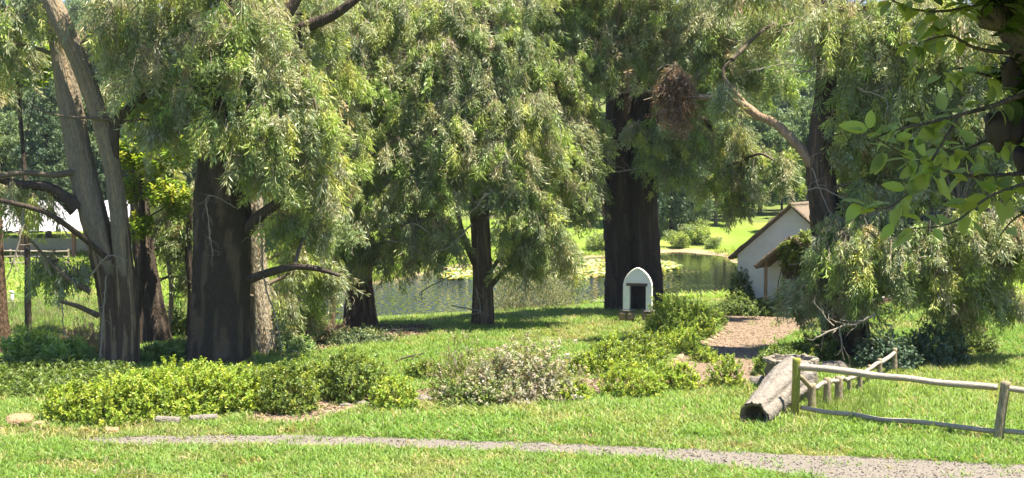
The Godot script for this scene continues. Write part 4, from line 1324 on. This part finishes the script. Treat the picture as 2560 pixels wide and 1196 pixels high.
func build_cottage() -> void:
	var turn := deg_to_rad(-34.0)
	var right := Vector3(cos(turn), 0, -sin(turn))
	var at := G(1840, 774) + right * 2.05
	at.y = height(at.x, at.z)
	var t := thing("cottage", "small pale plastered cottage with thatched gable roof by the pond", "house", at)
	t.rotation.y = turn
	var wl := MB.new()
	gable(wl, 2.0, 1.95, 3.66, 0.0, -6.0, Color(1, 1, 1))
	part(t, "wall", wl.mesh(), M.wall, false)
	var pl := MB.new()
	pl.box(Vector3(0, .12, -3.0), Vector3(4.06, 0, 0), Vector3(0, .34, 0), Vector3(0, 0, 6.06), Color(1, 1, 1))
	part(t, "plinth", pl.mesh(), M.plinth, false)
	var rf := Node3D.new()
	rf.name = "roof"
	t.add_child(rf, true)
	for s in [-1.0, 1.0]:
		part(rf, "thatch_slope", thatch_slope(s, 2.0, 1.95, 3.66, .20, -6.3, .11, .30, s * 7), M.thatch, false)
	part(rf, "ridge", stem_mesh([[Vector3(0, 3.74, .22), .09], [Vector3(0, 3.76, -3), .1], [Vector3(0, 3.74, -6.3), .09]], .3, 10, .1, 3.0, 0.0, true), M.thatch, false)
	# porch
	var pr := Node3D.new()
	pr.name = "porch_roof"
	pr.position = Vector3(.45, 0, 0)
	t.add_child(pr, true)
	for s in [-1.0, 1.0]:
		part(pr, "thatch_slope", thatch_slope(s, 1.0, 1.75, 2.62, 1.3, .02, .14, .28, s * 9 + 40), M.thatch, false)
	for s in [-.5, 1.4]:
		part(t, "porch_post", stem_mesh([[Vector3(s, -.05, 1.1), .07], [Vector3(s, .9, 1.1), .06], [Vector3(s, 1.85, 1.1), .06]], .3, 9, .06, s), M.bark_brown, false)
	var dr := MB.new()
	dr.box(Vector3(.1, 1.0, .02), Vector3(.85, 0, 0), Vector3(0, 1.9, 0), Vector3(0, 0, .06), Color(1, 1, 1))
	part(t, "door", dr.mesh(), M.lintel, false)
	# the creeper over the porch
	rng.seed = 1300
	var v := thing("climbing_vine", "green creeper smothering the cottage porch roof", "vine", at + Basis(Vector3.UP, turn) * Vector3(.75, 0, .8))
	v.rotation.y = turn
	var cl := Cloud.new()
	for k in 1500:
		var x := rnd(-.75, 1.5)
		var top := 2.82 - absf(x - .1) * .62
		var y := top - pow(rng.randf(), 1.7) * 1.5 * (1.0 if x > -.3 else .6) + rnd(0, .12)
		cl.put(Transform3D(Basis.from_euler(Vector3(rnd(-.2, 1.0), rnd(-1, 1), rnd(-.6, .6))).scaled(Vector3.ONE * rnd(.8, 1.4)), Vector3(x, y, rnd(-.5, .72))), jit(MIDG[rng.randi() % 4], .25))
	cloud_part(v, "foliage", S.rosette1, M.shrub, cl, false)
	var vs := new_st()
	var fi := 0
	for k in 4:
		fi = tube(vs, fi, smooth([[Vector3(-.75 + k * .6, -.05, .4), .025], [Vector3(-.7 + k * .5, 1.2, .55), .02], [Vector3(-.4 + k * .4, 2.3, .3), .012]], .2), 6, .05, k)
	var vm := part(v, "stems", done(vs), M.twig, false)
	vm.set_meta("kind", "stuff")

func arch_outline(w: float, spring: float, peak: float, n: int) -> PackedVector2Array:
	# a pointed arch from the bottom right, over the top, to the bottom left
	var o := PackedVector2Array()
	o.append(Vector2(w, 0))
	for k in n + 1:
		var f := float(k) / n
		f = sin(f * PI * .5)
		o.append(Vector2(w * pow(maxf(0.0, 1.0 - f * f), .72), spring + (peak - spring) * f))
	for k in range(n - 1, -1, -1):
		var f := float(k) / n
		f = sin(f * PI * .5)
		o.append(Vector2(-w * pow(maxf(0.0, 1.0 - f * f), .72), spring + (peak - spring) * f))
	o.append(Vector2(-w, 0))
	return o

func build_arch() -> void:
	var at := G(1595, 808)
	var sc := -at.z / F
	var t := thing("garden_arch", "white pointed garden arch on two brown stone bases", "arch", at)
	t.rotation.y = deg_to_rad(-15.0)
	var w := 35.5 * sc
	var foot := 33.0 * sc
	var peak := 106.0 * sc
	var spring := 58.0 * sc
	var ow := 21.0 * sc
	var oh := 68.0 * sc
	var dep := .24
	var outer := arch_outline(w, spring, peak, 9)
	var shape := PackedVector2Array(outer)
	for p in [Vector2(-ow, 0), Vector2(-ow, oh), Vector2(ow, oh), Vector2(ow, 0)]:
		shape.append(p)
	var mb := MB.new()
	var idx := Geometry2D.triangulate_polygon(shape)
	for k in range(0, idx.size(), 3):
		for z in [dep * .5, -dep * .5]:
			var a := shape[idx[k]]
			var b := shape[idx[k + 1]]
			var c := shape[idx[k + 2]]
			mb.tri(Vector3(a.x, a.y + foot, z), Vector3(b.x, b.y + foot, z), Vector3(c.x, c.y + foot, z), Color(1, 1, 1))
	for k in shape.size():
		var a := shape[k]
		var b := shape[(k + 1) % shape.size()]
		mb.quad(Vector3(a.x, a.y + foot, dep * .5), Vector3(a.x, a.y + foot, -dep * .5), Vector3(b.x, b.y + foot, -dep * .5), Vector3(b.x, b.y + foot, dep * .5), Color(1, 1, 1))
	part(t, "arch", mb.mesh(), M.white, false)
	# raised rim that follows the outline
	var rim := []
	for p in outer:
		rim.append([Vector3(p.x * .985, p.y + foot, dep * .5), .022])
	part(t, "rim", stem_mesh(rim, .08, 7, .0, 0.0), M.white, false)
	var lb := MB.new()
	lb.box(Vector3(-.02, foot + oh - .045, .01), Vector3(ow * 2.0 + .14, 0, 0), Vector3(0, .085, 0), Vector3(0, 0, dep + .05), Color(1, 1, 1))
	part(t, "lintel", lb.mesh(), M.lintel, false)
	rng.seed = 1400
	for s in [-1.0, 1.0]:
		var cx: float = s * (w + ow) * .5
		var bw := 19.0 * sc
		var base := Node3D.new()
		base.name = "stone_base"
		base.position = Vector3(cx, 0, 0)
		t.add_child(base, true)
		var cap := part(base, "cap_stone", stone_mesh(bw * 1.1, .045, dep * .72, rnd(0, 9), .12, 6, 14), M.grey_rock, false)
		cap.position = Vector3(0, foot - .03, 0)
		for row in 3:
			for k in 2:
				var st := part(base, "stone", stone_mesh(bw * .54, foot * .19, dep * .62, rnd(0, 99), .3), M.stone, false)
				st.position = Vector3((k - .5) * bw * 1.0 + rnd(-.02, .02), foot * (.14 + .27 * row), rnd(-.02, .02))

func wood_rail(t: Node3D, called: String, a: Vector3, b: Vector3, r0: float, r1: float, sd: float, mat: String, wob := .03) -> void:
	var c := []
	var n := maxi(3, int(a.distance_to(b) / .45))
	for k in n + 1:
		var f := float(k) / n
		var p := a.lerp(b, f)
		if k > 0 and k < n:
			p += Vector3(0, nz2.get_noise_2d(sd * 30 + k * 13, 0) * wob * 2.0, nz2.get_noise_2d(sd * 30 + k * 13, 50) * wob)
		c.append([p, lerpf(r0, r1, f) * (1.0 + .15 * nz2.get_noise_2d(sd * 9 + k * 30, 9))])
	part(t, called, stem_mesh(c, .10, 12, .10, sd, 0.0, true), M[mat])

func build_fences() -> void:
	var a := G(1988, 1046)
	var b := G(2494, 1102)
	var s := F / -a.z
	var t := thing("rail_fence", "weathered two-rail timber fence beside the gravel road", "fence", a)
	var at := a + Vector3(.02, 152.0 / s, 0)
	wood_rail(t, "post", a - Vector3(0, .2, 0), at, .088, .078, 1.0, "lichen", .01)
	t.get_child(0).set_meta("label", "fence post covered in yellow-green lichen")
	var sb := F / -b.z
	var bt := b + Vector3(.13, 150.0 / sb, .0)
	wood_rail(t, "post", b - Vector3(.02, .2, 0), bt, .095, .085, 2.0, "post", .01)
	var c := b + (b - a)
	c.y = height(c.x, c.z)
	wood_rail(t, "post", c - Vector3(0, .2, 0), c + Vector3(0, 1.1, 0), .09, .08, 3.0, "post", .01)
	var da := -a.z
	var db := -b.z
	wood_rail(t, "rail", P(1999, 918, da - .02), P(2494, 969, db), .066, .056, 4.0, "rail", .02)
	wood_rail(t, "rail", P(2006, 1020, da - .1), P(2490, 1080, db), .05, .048, 5.0, "rail", .03)
	var e0 := P(2517, 971, db)
	wood_rail(t, "rail", e0, e0 + (b - a) * .97, .055, .055, 6.0, "rail", .02)
	var e1 := P(2506, 1078, db)
	wood_rail(t, "rail", e1, e1 + (b - a) * .97, .045, .045, 7.0, "rail", .03)
	# the low side fence that runs back under the trees
	var posts := [[2030, 1032, 74, 24], [2068, 1026, 82, 22], [2096, 1016, 76, 22], [2124, 990, 56, 12], [2150, 980, 56, 14], [2172, 966, 54, 9], [2200, 954, 58, 14], [2237, 938, 68, 14]]
	var p0 := G(2030, 1032)
	var f := thing("side_fence", "low crooked timber fence running back from the lichened post under the trees", "fence", p0)
	var tops := [at - Vector3(0, .33, 0)]
	var k := 0
	for q in posts:
		var g := G(q[0], q[1])
		var d := -g.z
		var hgt: float = q[2] * d / F
		var r: float = q[3] * .5 * d / F
		wood_rail(f, "post", g - Vector3(0, .1, 0), g + Vector3(.01 * (k % 3 - 1), hgt, 0), r, r * .85, 20.0 + k, "post", .01)
		tops.append(g + Vector3(0, hgt - .10, .0))
		k += 1
	for i in tops.size() - 1:
		wood_rail(f, "rail", tops[i], tops[i + 1], .052, .045, 40.0 + i, "rail" if i > 0 else "post", .04)

func build_logs() -> void:
	# the fallen trunk and the hollow stump it broke from
	var e := G(1884, 1066)
	var g := G(1990, 985)
	var t := thing("fallen_log", "big weathered grey fallen trunk with a dark hollow cut end", "log", e)
	var dir := (g - e).normalized()
	var c := [[e + Vector3(0, .18, 0), .29], [e + dir * .6 + Vector3(0, .20, 0), .32], [e + dir * 1.3 + Vector3(0, .26, 0), .36], [e + dir * 2.0 + Vector3(.06, .36, 0), .44], [e + dir * 2.7 + Vector3(.12, .44, 0), .50], [e + dir * 3.3 + Vector3(.12, .42, 0), .34]]
	part(t, "log", stem_mesh(c, .07, 48, .15, 61.0, 0.0, false), M.log)
	var st := new_st()
	tube(st, 0, [[e + Vector3(0, .18, 0) - dir * .02, .275], [e + Vector3(0, .18, 0) - dir * .014, .235], [e + Vector3(0, .18, 0) + dir * .12, .205], [e + Vector3(0, .18, 0) + dir * .42, .17], [e + Vector3(0, .18, 0) + dir * .45, .01]], 30, .12, 61.0)
	part(t, "cut_end", done(st), M.cut)
	var sb := G(1978, 976)
	var s := thing("tree_stump", "hollow grey tree stump with a ragged bleached rim behind the fallen trunk", "stump", sb)
	var hgt := 76.0 * -sb.z / F
	var rad := 66.0 * -sb.z / F
	part(s, "stump", stem_mesh([[sb - Vector3(0, .1, 0), rad * 1.05], [sb + Vector3(0, hgt * .5, 0), rad * .98], [sb + Vector3(0, hgt, 0), rad * .97]], .06, 48, .09, 71.0), M.bark_grey)
	part(s, "inner_wall", stem_mesh([[sb + Vector3(0, hgt * .25, 0), rad * .2], [sb + Vector3(0, hgt * .5, 0), rad * .72], [sb + Vector3(0, hgt, 0), rad * .80]], .06, 36, .07, 73.0), M.cut)
	var rim := MB.new()
	rng.seed = 1500
	for k in 110:
		var a0 := TAU * k / 110.0 + rnd(-.03, .03)
		var hh2 := .05 + .06 * absf(nz2.get_noise_2d(k * 6.0, 4.0)) + rnd(0, .012)
		var q := rad * rnd(.84, .97)
		rim.box(sb + Vector3(cos(a0) * q, hgt - .03 + hh2 * .5, sin(a0) * q), Vector3(cos(a0), rnd(-.1, .1), sin(a0)) * rad * rnd(.1, .2), Vector3(rnd(-.02, .02), hh2, rnd(-.02, .02)), Vector3(-sin(a0), rnd(-.2, .2), cos(a0)) * rad * .13, Color(1, 1, 1))
	part(s, "rim", rim.mesh(), M.dead)
	# small logs, rocks
	for q in [[392, 1060, 446, 1064, 24, "short split log with a lit cut end at the foot of the azalea hedge"], [474, 1056, 542, 1052, 20, "short grey log lying along the azalea hedge"], [-60, 942, 26, 932, 22, "squared pale log end lying beside the leafy plants"]]:
		var p0 := G(q[0], q[1])
		var p1 := G(q[2], q[3])
		var r: float = q[4] * .5 * -p0.z / F
		var l := thing("short_log", q[5], "log", p0)
		part(l, "log", stem_mesh([[p0 + Vector3(0, r * .8, 0), r], [p0.lerp(p1, .5) + Vector3(0, r * .85, 0), r * .97], [p1 + Vector3(0, r * .8, 0), r * 1.02]], .05, 18, .12, q[0] * .1, 0.0, true), M.log)
	for q in [[50, 1062, 34, 24, "sand_rock", "orange sandstone rock lying in the grass at the road edge"], [96, 1066, 18, 12, "sand_rock", "small flat orange stone next to the sandstone rock"], [280, 1082, 20, 13, "sand_rock", "small brown stone at the gravel road edge"], [1060, 1002, 18, 12, "grey_rock", "pale rock between the yellow azalea and the cream shrub"], [1086, 1004, 14, 9, "grey_rock", "small pale rock under the cream shrub"], [862, 1016, 14, 8, "grey_rock", "flat stone at the end of the mulch strip"], [900, 1012, 16, 9, "grey_rock", "rounded stone below the tall dark azalea"], [1474, 756, 22, 16, "dark_rock", "dark boulder on the pond shore by the huge trunk"], [1444, 758, 14, 6, "dark_rock", "low flat dark rock on the pond shore"], [1500, 757, 22, 6, "dark_rock", "long dark rock on the pond shore at the huge trunk"], [1895, 965, 20, 24, "grey_rock", "pale upright root chunk beside the hollow stump"], [1914, 968, 14, 14, "grey_rock", "small pale root chunk against the hollow stump"], [2078, 925, 44, 20, "dark_rock", "dark rounded rock at the foot of the trunk behind the stump"]]:
		var p := G(q[0], q[1])
		var k := -p.z / F
		var r := thing("rock", q[5], "rock", p)
		var m := part(r, "stone", stone_mesh(q[2] * k, q[3] * k * .8, q[2] * k * .8, q[0] * .13, .35, 9, 16), M[q[4]], false)
		m.position = Vector3(0, q[3] * k * .25, 0)
	# edging stones of the path
	rng.seed = 1510
	for k in 22:
		var f := k / 21.0
		var u := lerpf(1690, 1802, f)
		var v := lerpf(905, 838, f)
		var p := G(u + rnd(-4, 4), v + rnd(-3, 3))
		var r := thing("edging_stone", "small brown edging stone along the red gravel path", "stone", p, "edging stones of the path")
		var m := part(r, "stone", stone_mesh(rnd(.07, .13), rnd(.05, .09), rnd(.07, .12), k * 3.3, .35), M.stone, false)
		m.position = Vector3(0, .03, 0)
	# fallen branches
	for q in [[[[980, 912, 28.9, 9], [1005, 896, 28.8, 8], [1035, 888, 28.7, 6], [1060, 884, 28.7, 3]], "twig", "dark crooked fallen branch on the sunny lawn"], [[[400, 872, 31.6, 8], [440, 856, 31.8, 7], [470, 850, 32, 4]], "dead", "pale fallen branch in the undergrowth between the dark trunks"], [[[930, 835, 34.9, 6], [985, 826, 35, 6], [1040, 822, 35, 3]], "dead", "pale fallen branch on the litter by the split-trunk tree"], [[[2330, 800, 33, 8], [2400, 830, 33, 7], [2440, 862, 32.6, 4]], "dead", "pale fallen branch in the shade under the weeping foliage"]]:
		var px: Array = q[0]
		var o := thing("fallen_branch", q[2], "branch", P(px[0][0], px[0][1], px[0][2]))
		rng.seed = 1520 + int(px[0][0])
		bare(o, px, q[1])

func build_shelter() -> void:
	var d := 66.0
	var x0 := P(-260, 577, d).x
	var x1 := P(318, 577, d).x
	var eave := P(0, 577, d).y
	var ridge := P(0, 502, d + 4.0).y
	var base := Vector3((x0 + x1) * .5, height((x0 + x1) * .5, -d), -d)
	var t := thing("shelter", "low open shelter with a sunlit white sheet roof across the lawn", "building", base)
	var st := new_st()
	var n := 120
	for i in n + 1:
		var x := lerpf(x0, x1, float(i) / n)
		var w := .03 * sin(i * PI * .5)
		st.add_vertex(Vector3(x, eave + w, -d + .5))
		st.add_vertex(Vector3(x, ridge + w, -d - 4.0))
		st.add_vertex(Vector3(x, eave + w, -d - 8.5))
	for i in n:
		var a := i * 3
		for q in [a, a + 1, a + 4, a, a + 4, a + 3, a + 1, a + 2, a + 5, a + 1, a + 5, a + 4]:
			st.add_index(q)
	part(t, "roof", done(st), M.roof)
	for u in [-220, 52, 180, 300]:
		var x := P(u, 577, d).x
		var g := height(x, -d)
		var mb := MB.new()
		mb.box(Vector3(x, (g + eave) * .5, -d - .2), Vector3(.42 if u == 52 else .16, 0, 0), Vector3(0, eave - g, 0), Vector3(0, 0, .3), Color(1, 1, 1))
		part(t, "pillar", mb.mesh(), M.brick_red)
	var wl := MB.new()
	var gy := height((x0 + x1) * .5, -d - 7.0)
	wl.box(Vector3((x0 + x1) * .5, gy + .45, -d - 7.0), Vector3(x1 - x0 - .4, 0, 0), Vector3(0, .9, 0), Vector3(0, 0, .2), Color(1, 1, 1))
	part(t, "low_wall", wl.mesh(), M.wall)
	# rail fence in front
	var fd := 61.0
	var fx0 := P(-120, 640, fd).x
	var fx1 := P(170, 640, fd).x
	var f := thing("lawn_fence", "grey three-rail fence on the lawn before the white-roofed shelter", "fence", Vector3(fx0, height(fx0, -fd), -fd))
	for k in 5:
		var x := lerpf(fx0, fx1, k / 4.0)
		var g := Vector3(x, height(x, -fd), -fd)
		wood_rail(f, "post", g, g + Vector3(0, .95, 0), .06, .055, 80.0 + k, "post", .01)
	for r in 3:
		var y := .25 + .3 * r
		wood_rail(f, "rail", Vector3(fx0, height(fx0, -fd) + y, -fd + .08), Vector3(fx1, height(fx1, -fd) + y, -fd + .08), .04, .04, 90.0 + r, "rail", .02)
	# the white bird on its slab
	var g := G(30, 757)
	var b := thing("bird_figure", "small white bird figure standing on a white slab on the lawn", "bird", g)
	var k := -g.z / F
	var bs := new_st()
	tube(bs, 0, smooth([[Vector3(-1 * k, 2 * k, 0), 3.5 * k], [Vector3(-1 * k, 8 * k, 0), 5.0 * k], [Vector3(0, 16 * k, 0), 4.2 * k], [Vector3(1 * k, 22 * k, 0), 2.6 * k], [Vector3(2 * k, 26 * k, 0), 3.2 * k], [Vector3(-2 * k, 28 * k, 0), 2.6 * k], [Vector3(-8 * k, 29 * k, 0), .6 * k]], .02), 10, 0.0, 0.0, 0.0, true)
	part(b, "body", done(bs), M.white_bird, false)
	var sl := MB.new()
	sl.box(Vector3(0, 1.0 * k, 0), Vector3(34 * k, 0, 0), Vector3(0, 4 * k, 0), Vector3(0, 0, 12 * k), Color(1, 1, 1))
	part(b, "slab", sl.mesh(), M.white_bird, false)

# ---------------------------------------------------------------- the glossy-leaved tree at the edge of the frame
func big_leaf(sd: int) -> ArrayMesh:
	rng.seed = sd
	var st := new_st()
	var n := 7
	var l := .115
	var w := .030
	var curl := rnd(-.012, .022)
	for i in n + 1:
		var f := float(i) / n
		var half := w * pow(sin(PI * pow(f, .8)), .75) if i > 0 and i < n else .0006
		var y := -curl * f * f * 3.0
		for s in [-1.0, 0.0, 1.0]:
			st.add_vertex(Vector3(s * half, y + absf(s) * half * .28, l * f))
	for i in n:
		for j in 2:
			var a := i * 3 + j
			for q in [a, a + 3, a + 1, a + 1, a + 3, a + 4]:
				st.add_index(q)
	return done(st)

func build_near_tree() -> void:
	rng.seed = 1600
	var root := Vector3(3.35, height(3.35, -5.4), -5.4)
	var t := thing("glossy_tree", "dark-limbed tree with broad glossy green leaves hanging into the view", "tree", root)
	part(t, "trunk", stem_mesh([[root - Vector3(0, .1, 0), .22], [root + Vector3(.05, 1.2, 0), .18], [P(2760, 330, 5.4), .16], [P(2620, 150, 5.4), .125], [P(2520, 10, 5.4), .10], [P(2430, -140, 5.4), .08], [P(2300, -420, 5.5), .05]], .08, 22, .10, 5.0, .2), M.fg_bark)
	var knob := part(t, "knob", stone_mesh(.062, .062, .06, 4.4, .3, 10, 16), M.fg_bark, false)
	knob.position = P(2484, 44, 5.3) - root
	var leaf := [big_leaf(1), big_leaf(2), big_leaf(3), big_leaf(4)]
	var boughs := [
		[[[2680, 200, 5.4, 22], [2560, 236, 5.3, 16], [2480, 266, 5.25, 12], [2410, 285, 5.2, 10], [2330, 306, 5.15, 8], [2240, 325, 5.1, 5], [2195, 342, 5.1, 3]], 26],
		[[[2700, 420, 5.4, 18], [2560, 434, 5.3, 12], [2440, 440, 5.25, 9], [2380, 432, 5.2, 8], [2300, 402, 5.15, 6], [2230, 370, 5.1, 4], [2165, 325, 5.1, 3]], 26],
		[[[2400, 288, 5.2, 9], [2365, 345, 5.15, 8], [2325, 410, 5.1, 7], [2290, 465, 5.1, 6], [2230, 515, 5.05, 5], [2190, 522, 5.0, 4], [2130, 505, 5.0, 3]], 20],
		[[[2700, 440, 5.2, 14], [2560, 462, 5.1, 9], [2470, 495, 5.1, 7], [2400, 548, 5.05, 5], [2350, 566, 5.0, 4], [2280, 572, 5.0, 3]], 20],
		[[[2640, 90, 5.5, 18], [2540, 130, 5.4, 11], [2440, 120, 5.35, 9], [2380, 90, 5.3, 7], [2320, 100, 5.25, 4], [2290, 118, 5.2, 3]], 30],
		[[[2600, -60, 5.4, 18], [2480, 0, 5.3, 10], [2380, 26, 5.25, 8], [2290, 24, 5.2, 6], [2220, -5, 5.2, 4]], 30],
		[[[2660, 300, 5.6, 16], [2560, 330, 5.55, 10], [2470, 350, 5.5, 8], [2400, 380, 5.5, 6], [2350, 372, 5.5, 3]], 26],
		[[[2660, 150, 5.6, 16], [2560, 180, 5.6, 10], [2480, 190, 5.6, 8], [2400, 170, 5.6, 6], [2345, 190, 5.6, 3]], 26],
		[[[2680, 500, 5.4, 12], [2600, 520, 5.4, 8], [2540, 545, 5.4, 5], [2500, 590, 5.4, 3]], 8]]
	var count := 0
	for b in boughs:
		var w := to_world(b[0])
		var pts := smooth(w, .03)
		var br := part(t, "bough", stem_mesh(w, .03, 8, .10, 3.0 + count), M.fg_bark)
		for k in int(b[1] * 1.33):
			var f := rnd(.22, 1.0)
			var e: Array = pts[int(f * (pts.size() - 1))]
			var at: Vector3 = e[0]
			var li := MeshInstance3D.new()
			li.name = "leaf"
			li.mesh = leaf[rng.randi() % 4]
			li.material_override = M["glossy%d" % [0, 0, 0, 1, 1, 1, 2][rng.randi() % 7]]
			br.add_child(li, true)
			var d := (Vector3(rnd(-1.2, .7), rnd(-.9, .55), rnd(-.6, .9))).normalized()
			var up := (Vector3.UP + ball() * .8).normalized()
			var xx := up.cross(d).normalized()
			var sc := rnd(.6, 1.05)
			var off := d * rnd(.005, .05)
			li.transform = Transform3D(Basis(xx, d.cross(xx), d).scaled(Vector3.ONE * sc), at + off)
			count += 1
	# single sunlit leaves at the tips
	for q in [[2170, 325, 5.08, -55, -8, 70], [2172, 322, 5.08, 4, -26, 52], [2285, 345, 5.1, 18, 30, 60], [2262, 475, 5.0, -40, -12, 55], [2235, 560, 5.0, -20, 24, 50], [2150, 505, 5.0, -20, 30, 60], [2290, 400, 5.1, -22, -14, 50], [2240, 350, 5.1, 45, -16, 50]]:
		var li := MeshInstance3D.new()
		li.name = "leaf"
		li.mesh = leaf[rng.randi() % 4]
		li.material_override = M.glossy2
		var bb: Node3D = t.get_child(3)
		bb.add_child(li, true)
		var at := P(q[0], q[1], q[2])
		var d := (P(q[0] + q[3], q[1] + q[4], q[2] + .02) - at).normalized()
		var xx := Vector3(.1, .5, 1).cross(d).normalized()
		li.transform = Transform3D(Basis(xx, d.cross(xx), d).scaled(Vector3.ONE * (q[5] / 64.0)), at)
	for q in [[2494, 328, 5.3, 24, 44], [2536, 322, 5.4, 22, 40], [2535, 190, 5.45, 24, 40], [2560, 400, 5.4, 20, 36]]:
		var k: float = q[2] / F
		var c := part(t, "seed_cone", stone_mesh(q[3] * k, q[4] * k, q[3] * k, q[0] * .1, .5, 12, 16), M.cone, false)
		c.position = P(q[0], q[1], q[2]) - root
		c.rotation = Vector3(.1, .4, .2)
	# the rest of the crown, above the frame and beyond its edge
	var rc := MB.new()
	for k in 14:
		var az := rnd(0, TAU)
		var o := Vector3(cos(az), rnd(-.3, .5), sin(az)).normalized()
		rc.leaf(o * .03, o, o.cross(Vector3.UP).normalized(), .11, .055, .004, Color(1, 1, 1))
	var cl := Cloud.new()
	for e in [[2500, -330, 5.4, .9, .3], [2250, -380, 5.2, .7, .25], [2750, -150, 5.2, .6, .5], [2800, 200, 5.4, .45, .5], [2600, -260, 4.7, .8, .3], [2620, -300, 6.2, .9, .3], [2850, 450, 5.2, .4, .4], [2420, -560, 5.4, 1.0, .35], [2700, -600, 5.5, 1.0, .4], [2450, -250, 5.2, .7, .2], [2620, -170, 5.3, .5, .2], [2850, -420, 5.3, .8, .4], [2550, -450, 5.1, .9, .3]]:
		var c := P(e[0], e[1], e[2])
		for k in 330:
			var o := ball()
			cl.put(Transform3D(Basis.from_euler(Vector3(rnd(-.5, .5), rnd(0, TAU), rnd(-.5, .5))).scaled(Vector3.ONE * rnd(.8, 1.2)), c + Vector3(o.x * e[3], o.y * e[4], o.z * e[3])), jit([Color(.03, .05, .012), Color(.05, .08, .015)][rng.randi() % 2], .2))
	cloud_part(t, "crown", rc.mesh(), M.shrub, cl)

# ----------------------------------------------------------------
func _ready() -> void:
	var cam := Camera3D.new()
	cam.name = "camera"
	add_child(cam)
	cam.position = EYE
	cam.rotation.x = -pitch
	cam.fov = rad_to_deg(2.0 * atan(598.0 / F))
	cam.near = .1
	cam.far = 900.0
	cam.current = true

	var env := Environment.new()
	env.background_mode = Environment.BG_SKY
	var sky := Sky.new()
	var sm := ProceduralSkyMaterial.new()
	sm.sky_top_color = Color(.42, .56, .80)
	sm.sky_horizon_color = Color(.86, .89, .92)
	sm.sky_curve = .12
	sm.ground_horizon_color = Color(.60, .66, .66)
	sm.ground_bottom_color = Color(.25, .27, .2)
	sky.sky_material = sm
	env.sky = sky
	env.background_energy_multiplier = .48
	env.tonemap_mode = Environment.TONE_MAPPER_LINEAR
	env.tonemap_exposure = 3.95
	env.sdfgi_enabled = true
	env.ssao_enabled = true
	env.ssil_enabled = true
	env.fog_enabled = true
	env.fog_density = .00015
	env.fog_light_color = Color(.86, .92, .98)
	var we := WorldEnvironment.new()
	we.name = "surroundings"
	we.environment = env
	add_child(we)

	var sun := DirectionalLight3D.new()
	sun.name = "sun"
	add_child(sun)
	sun.look_at_from_position(Vector3.ZERO, -SUN_TO, Vector3.FORWARD)
	sun.light_energy = 1.6
	sun.light_color = Color(1.0, .96, .88)
	sun.light_angular_distance = .5
	sun.shadow_enabled = true

	nz.seed = 5
	nz.frequency = .02
	nz2.seed = 9
	nz2.frequency = .02
	nz2.fractal_octaves = 2
	materials()
	shapes()
	pond = flat_poly([600, 800, 640, 822, 700, 818, 900, 803, 1000, 799, 1200, 785, 1400, 770, 1530, 752, 1700, 744, 1900, 738, 2100, 732, 2400, 720, 2500, 690, 2200, 674, 1990, 666, 1835, 658, 1810, 640, 1700, 630, 1600, 636, 1530, 641, 1440, 647, 1300, 657, 1150, 668, 1050, 688, 900, 718, 700, 746, 630, 768], WATER)
	road_poly = flat_poly([170, 1108, 260, 1100, 400, 1095, 550, 1091, 800, 1092, 1000, 1096, 1300, 1106, 1600, 1119, 1900, 1135, 2200, 1150, 2560, 1166, 3000, 1190, 3300, 1215, 3300, 1330, 2600, 1260, 2200, 1222, 2000, 1194, 1850, 1172, 1700, 1156, 1500, 1140, 1300, 1130, 1000, 1120, 700, 1116, 400, 1115, 250, 1114], 0.0)
	path_poly = flat_poly([1806, 790, 2060, 790, 2040, 806, 2010, 822, 1960, 850, 1915, 880, 1895, 910, 1905, 950, 1880, 968, 1740, 966, 1690, 948, 1650, 920, 1690, 900, 1740, 870, 1800, 836], 0.0)
	mulch_poly = flat_poly([615, 1050, 690, 1064, 800, 1056, 870, 1026, 960, 1014, 1250, 1006, 1390, 998, 1500, 990, 1540, 984, 1760, 972, 1740, 935, 1400, 955, 1200, 965, 900, 990, 640, 1020], 0.0)
	litter_poly = flat_poly([640, 870, 760, 890, 900, 868, 1010, 850, 1100, 826, 1060, 808, 950, 800, 860, 790, 700, 800, 640, 830], 0.0)
	pads_poly = flat_poly([1090, 684, 1180, 674, 1290, 669, 1420, 657, 1530, 654, 1640, 655, 1680, 660, 1706, 671, 1664, 681, 1530, 692, 1400, 701, 1250, 698, 1100, 702], WATER)
	make_heights()
	build_ground()
	build_cottage()
	build_shelter()
	build_trees()
	build_far_trees()
	build_shrubs()
	build_lilies()
	build_arch()
	build_fences()
	build_logs()
	build_near_tree()
	build_grass()
	build_chips()
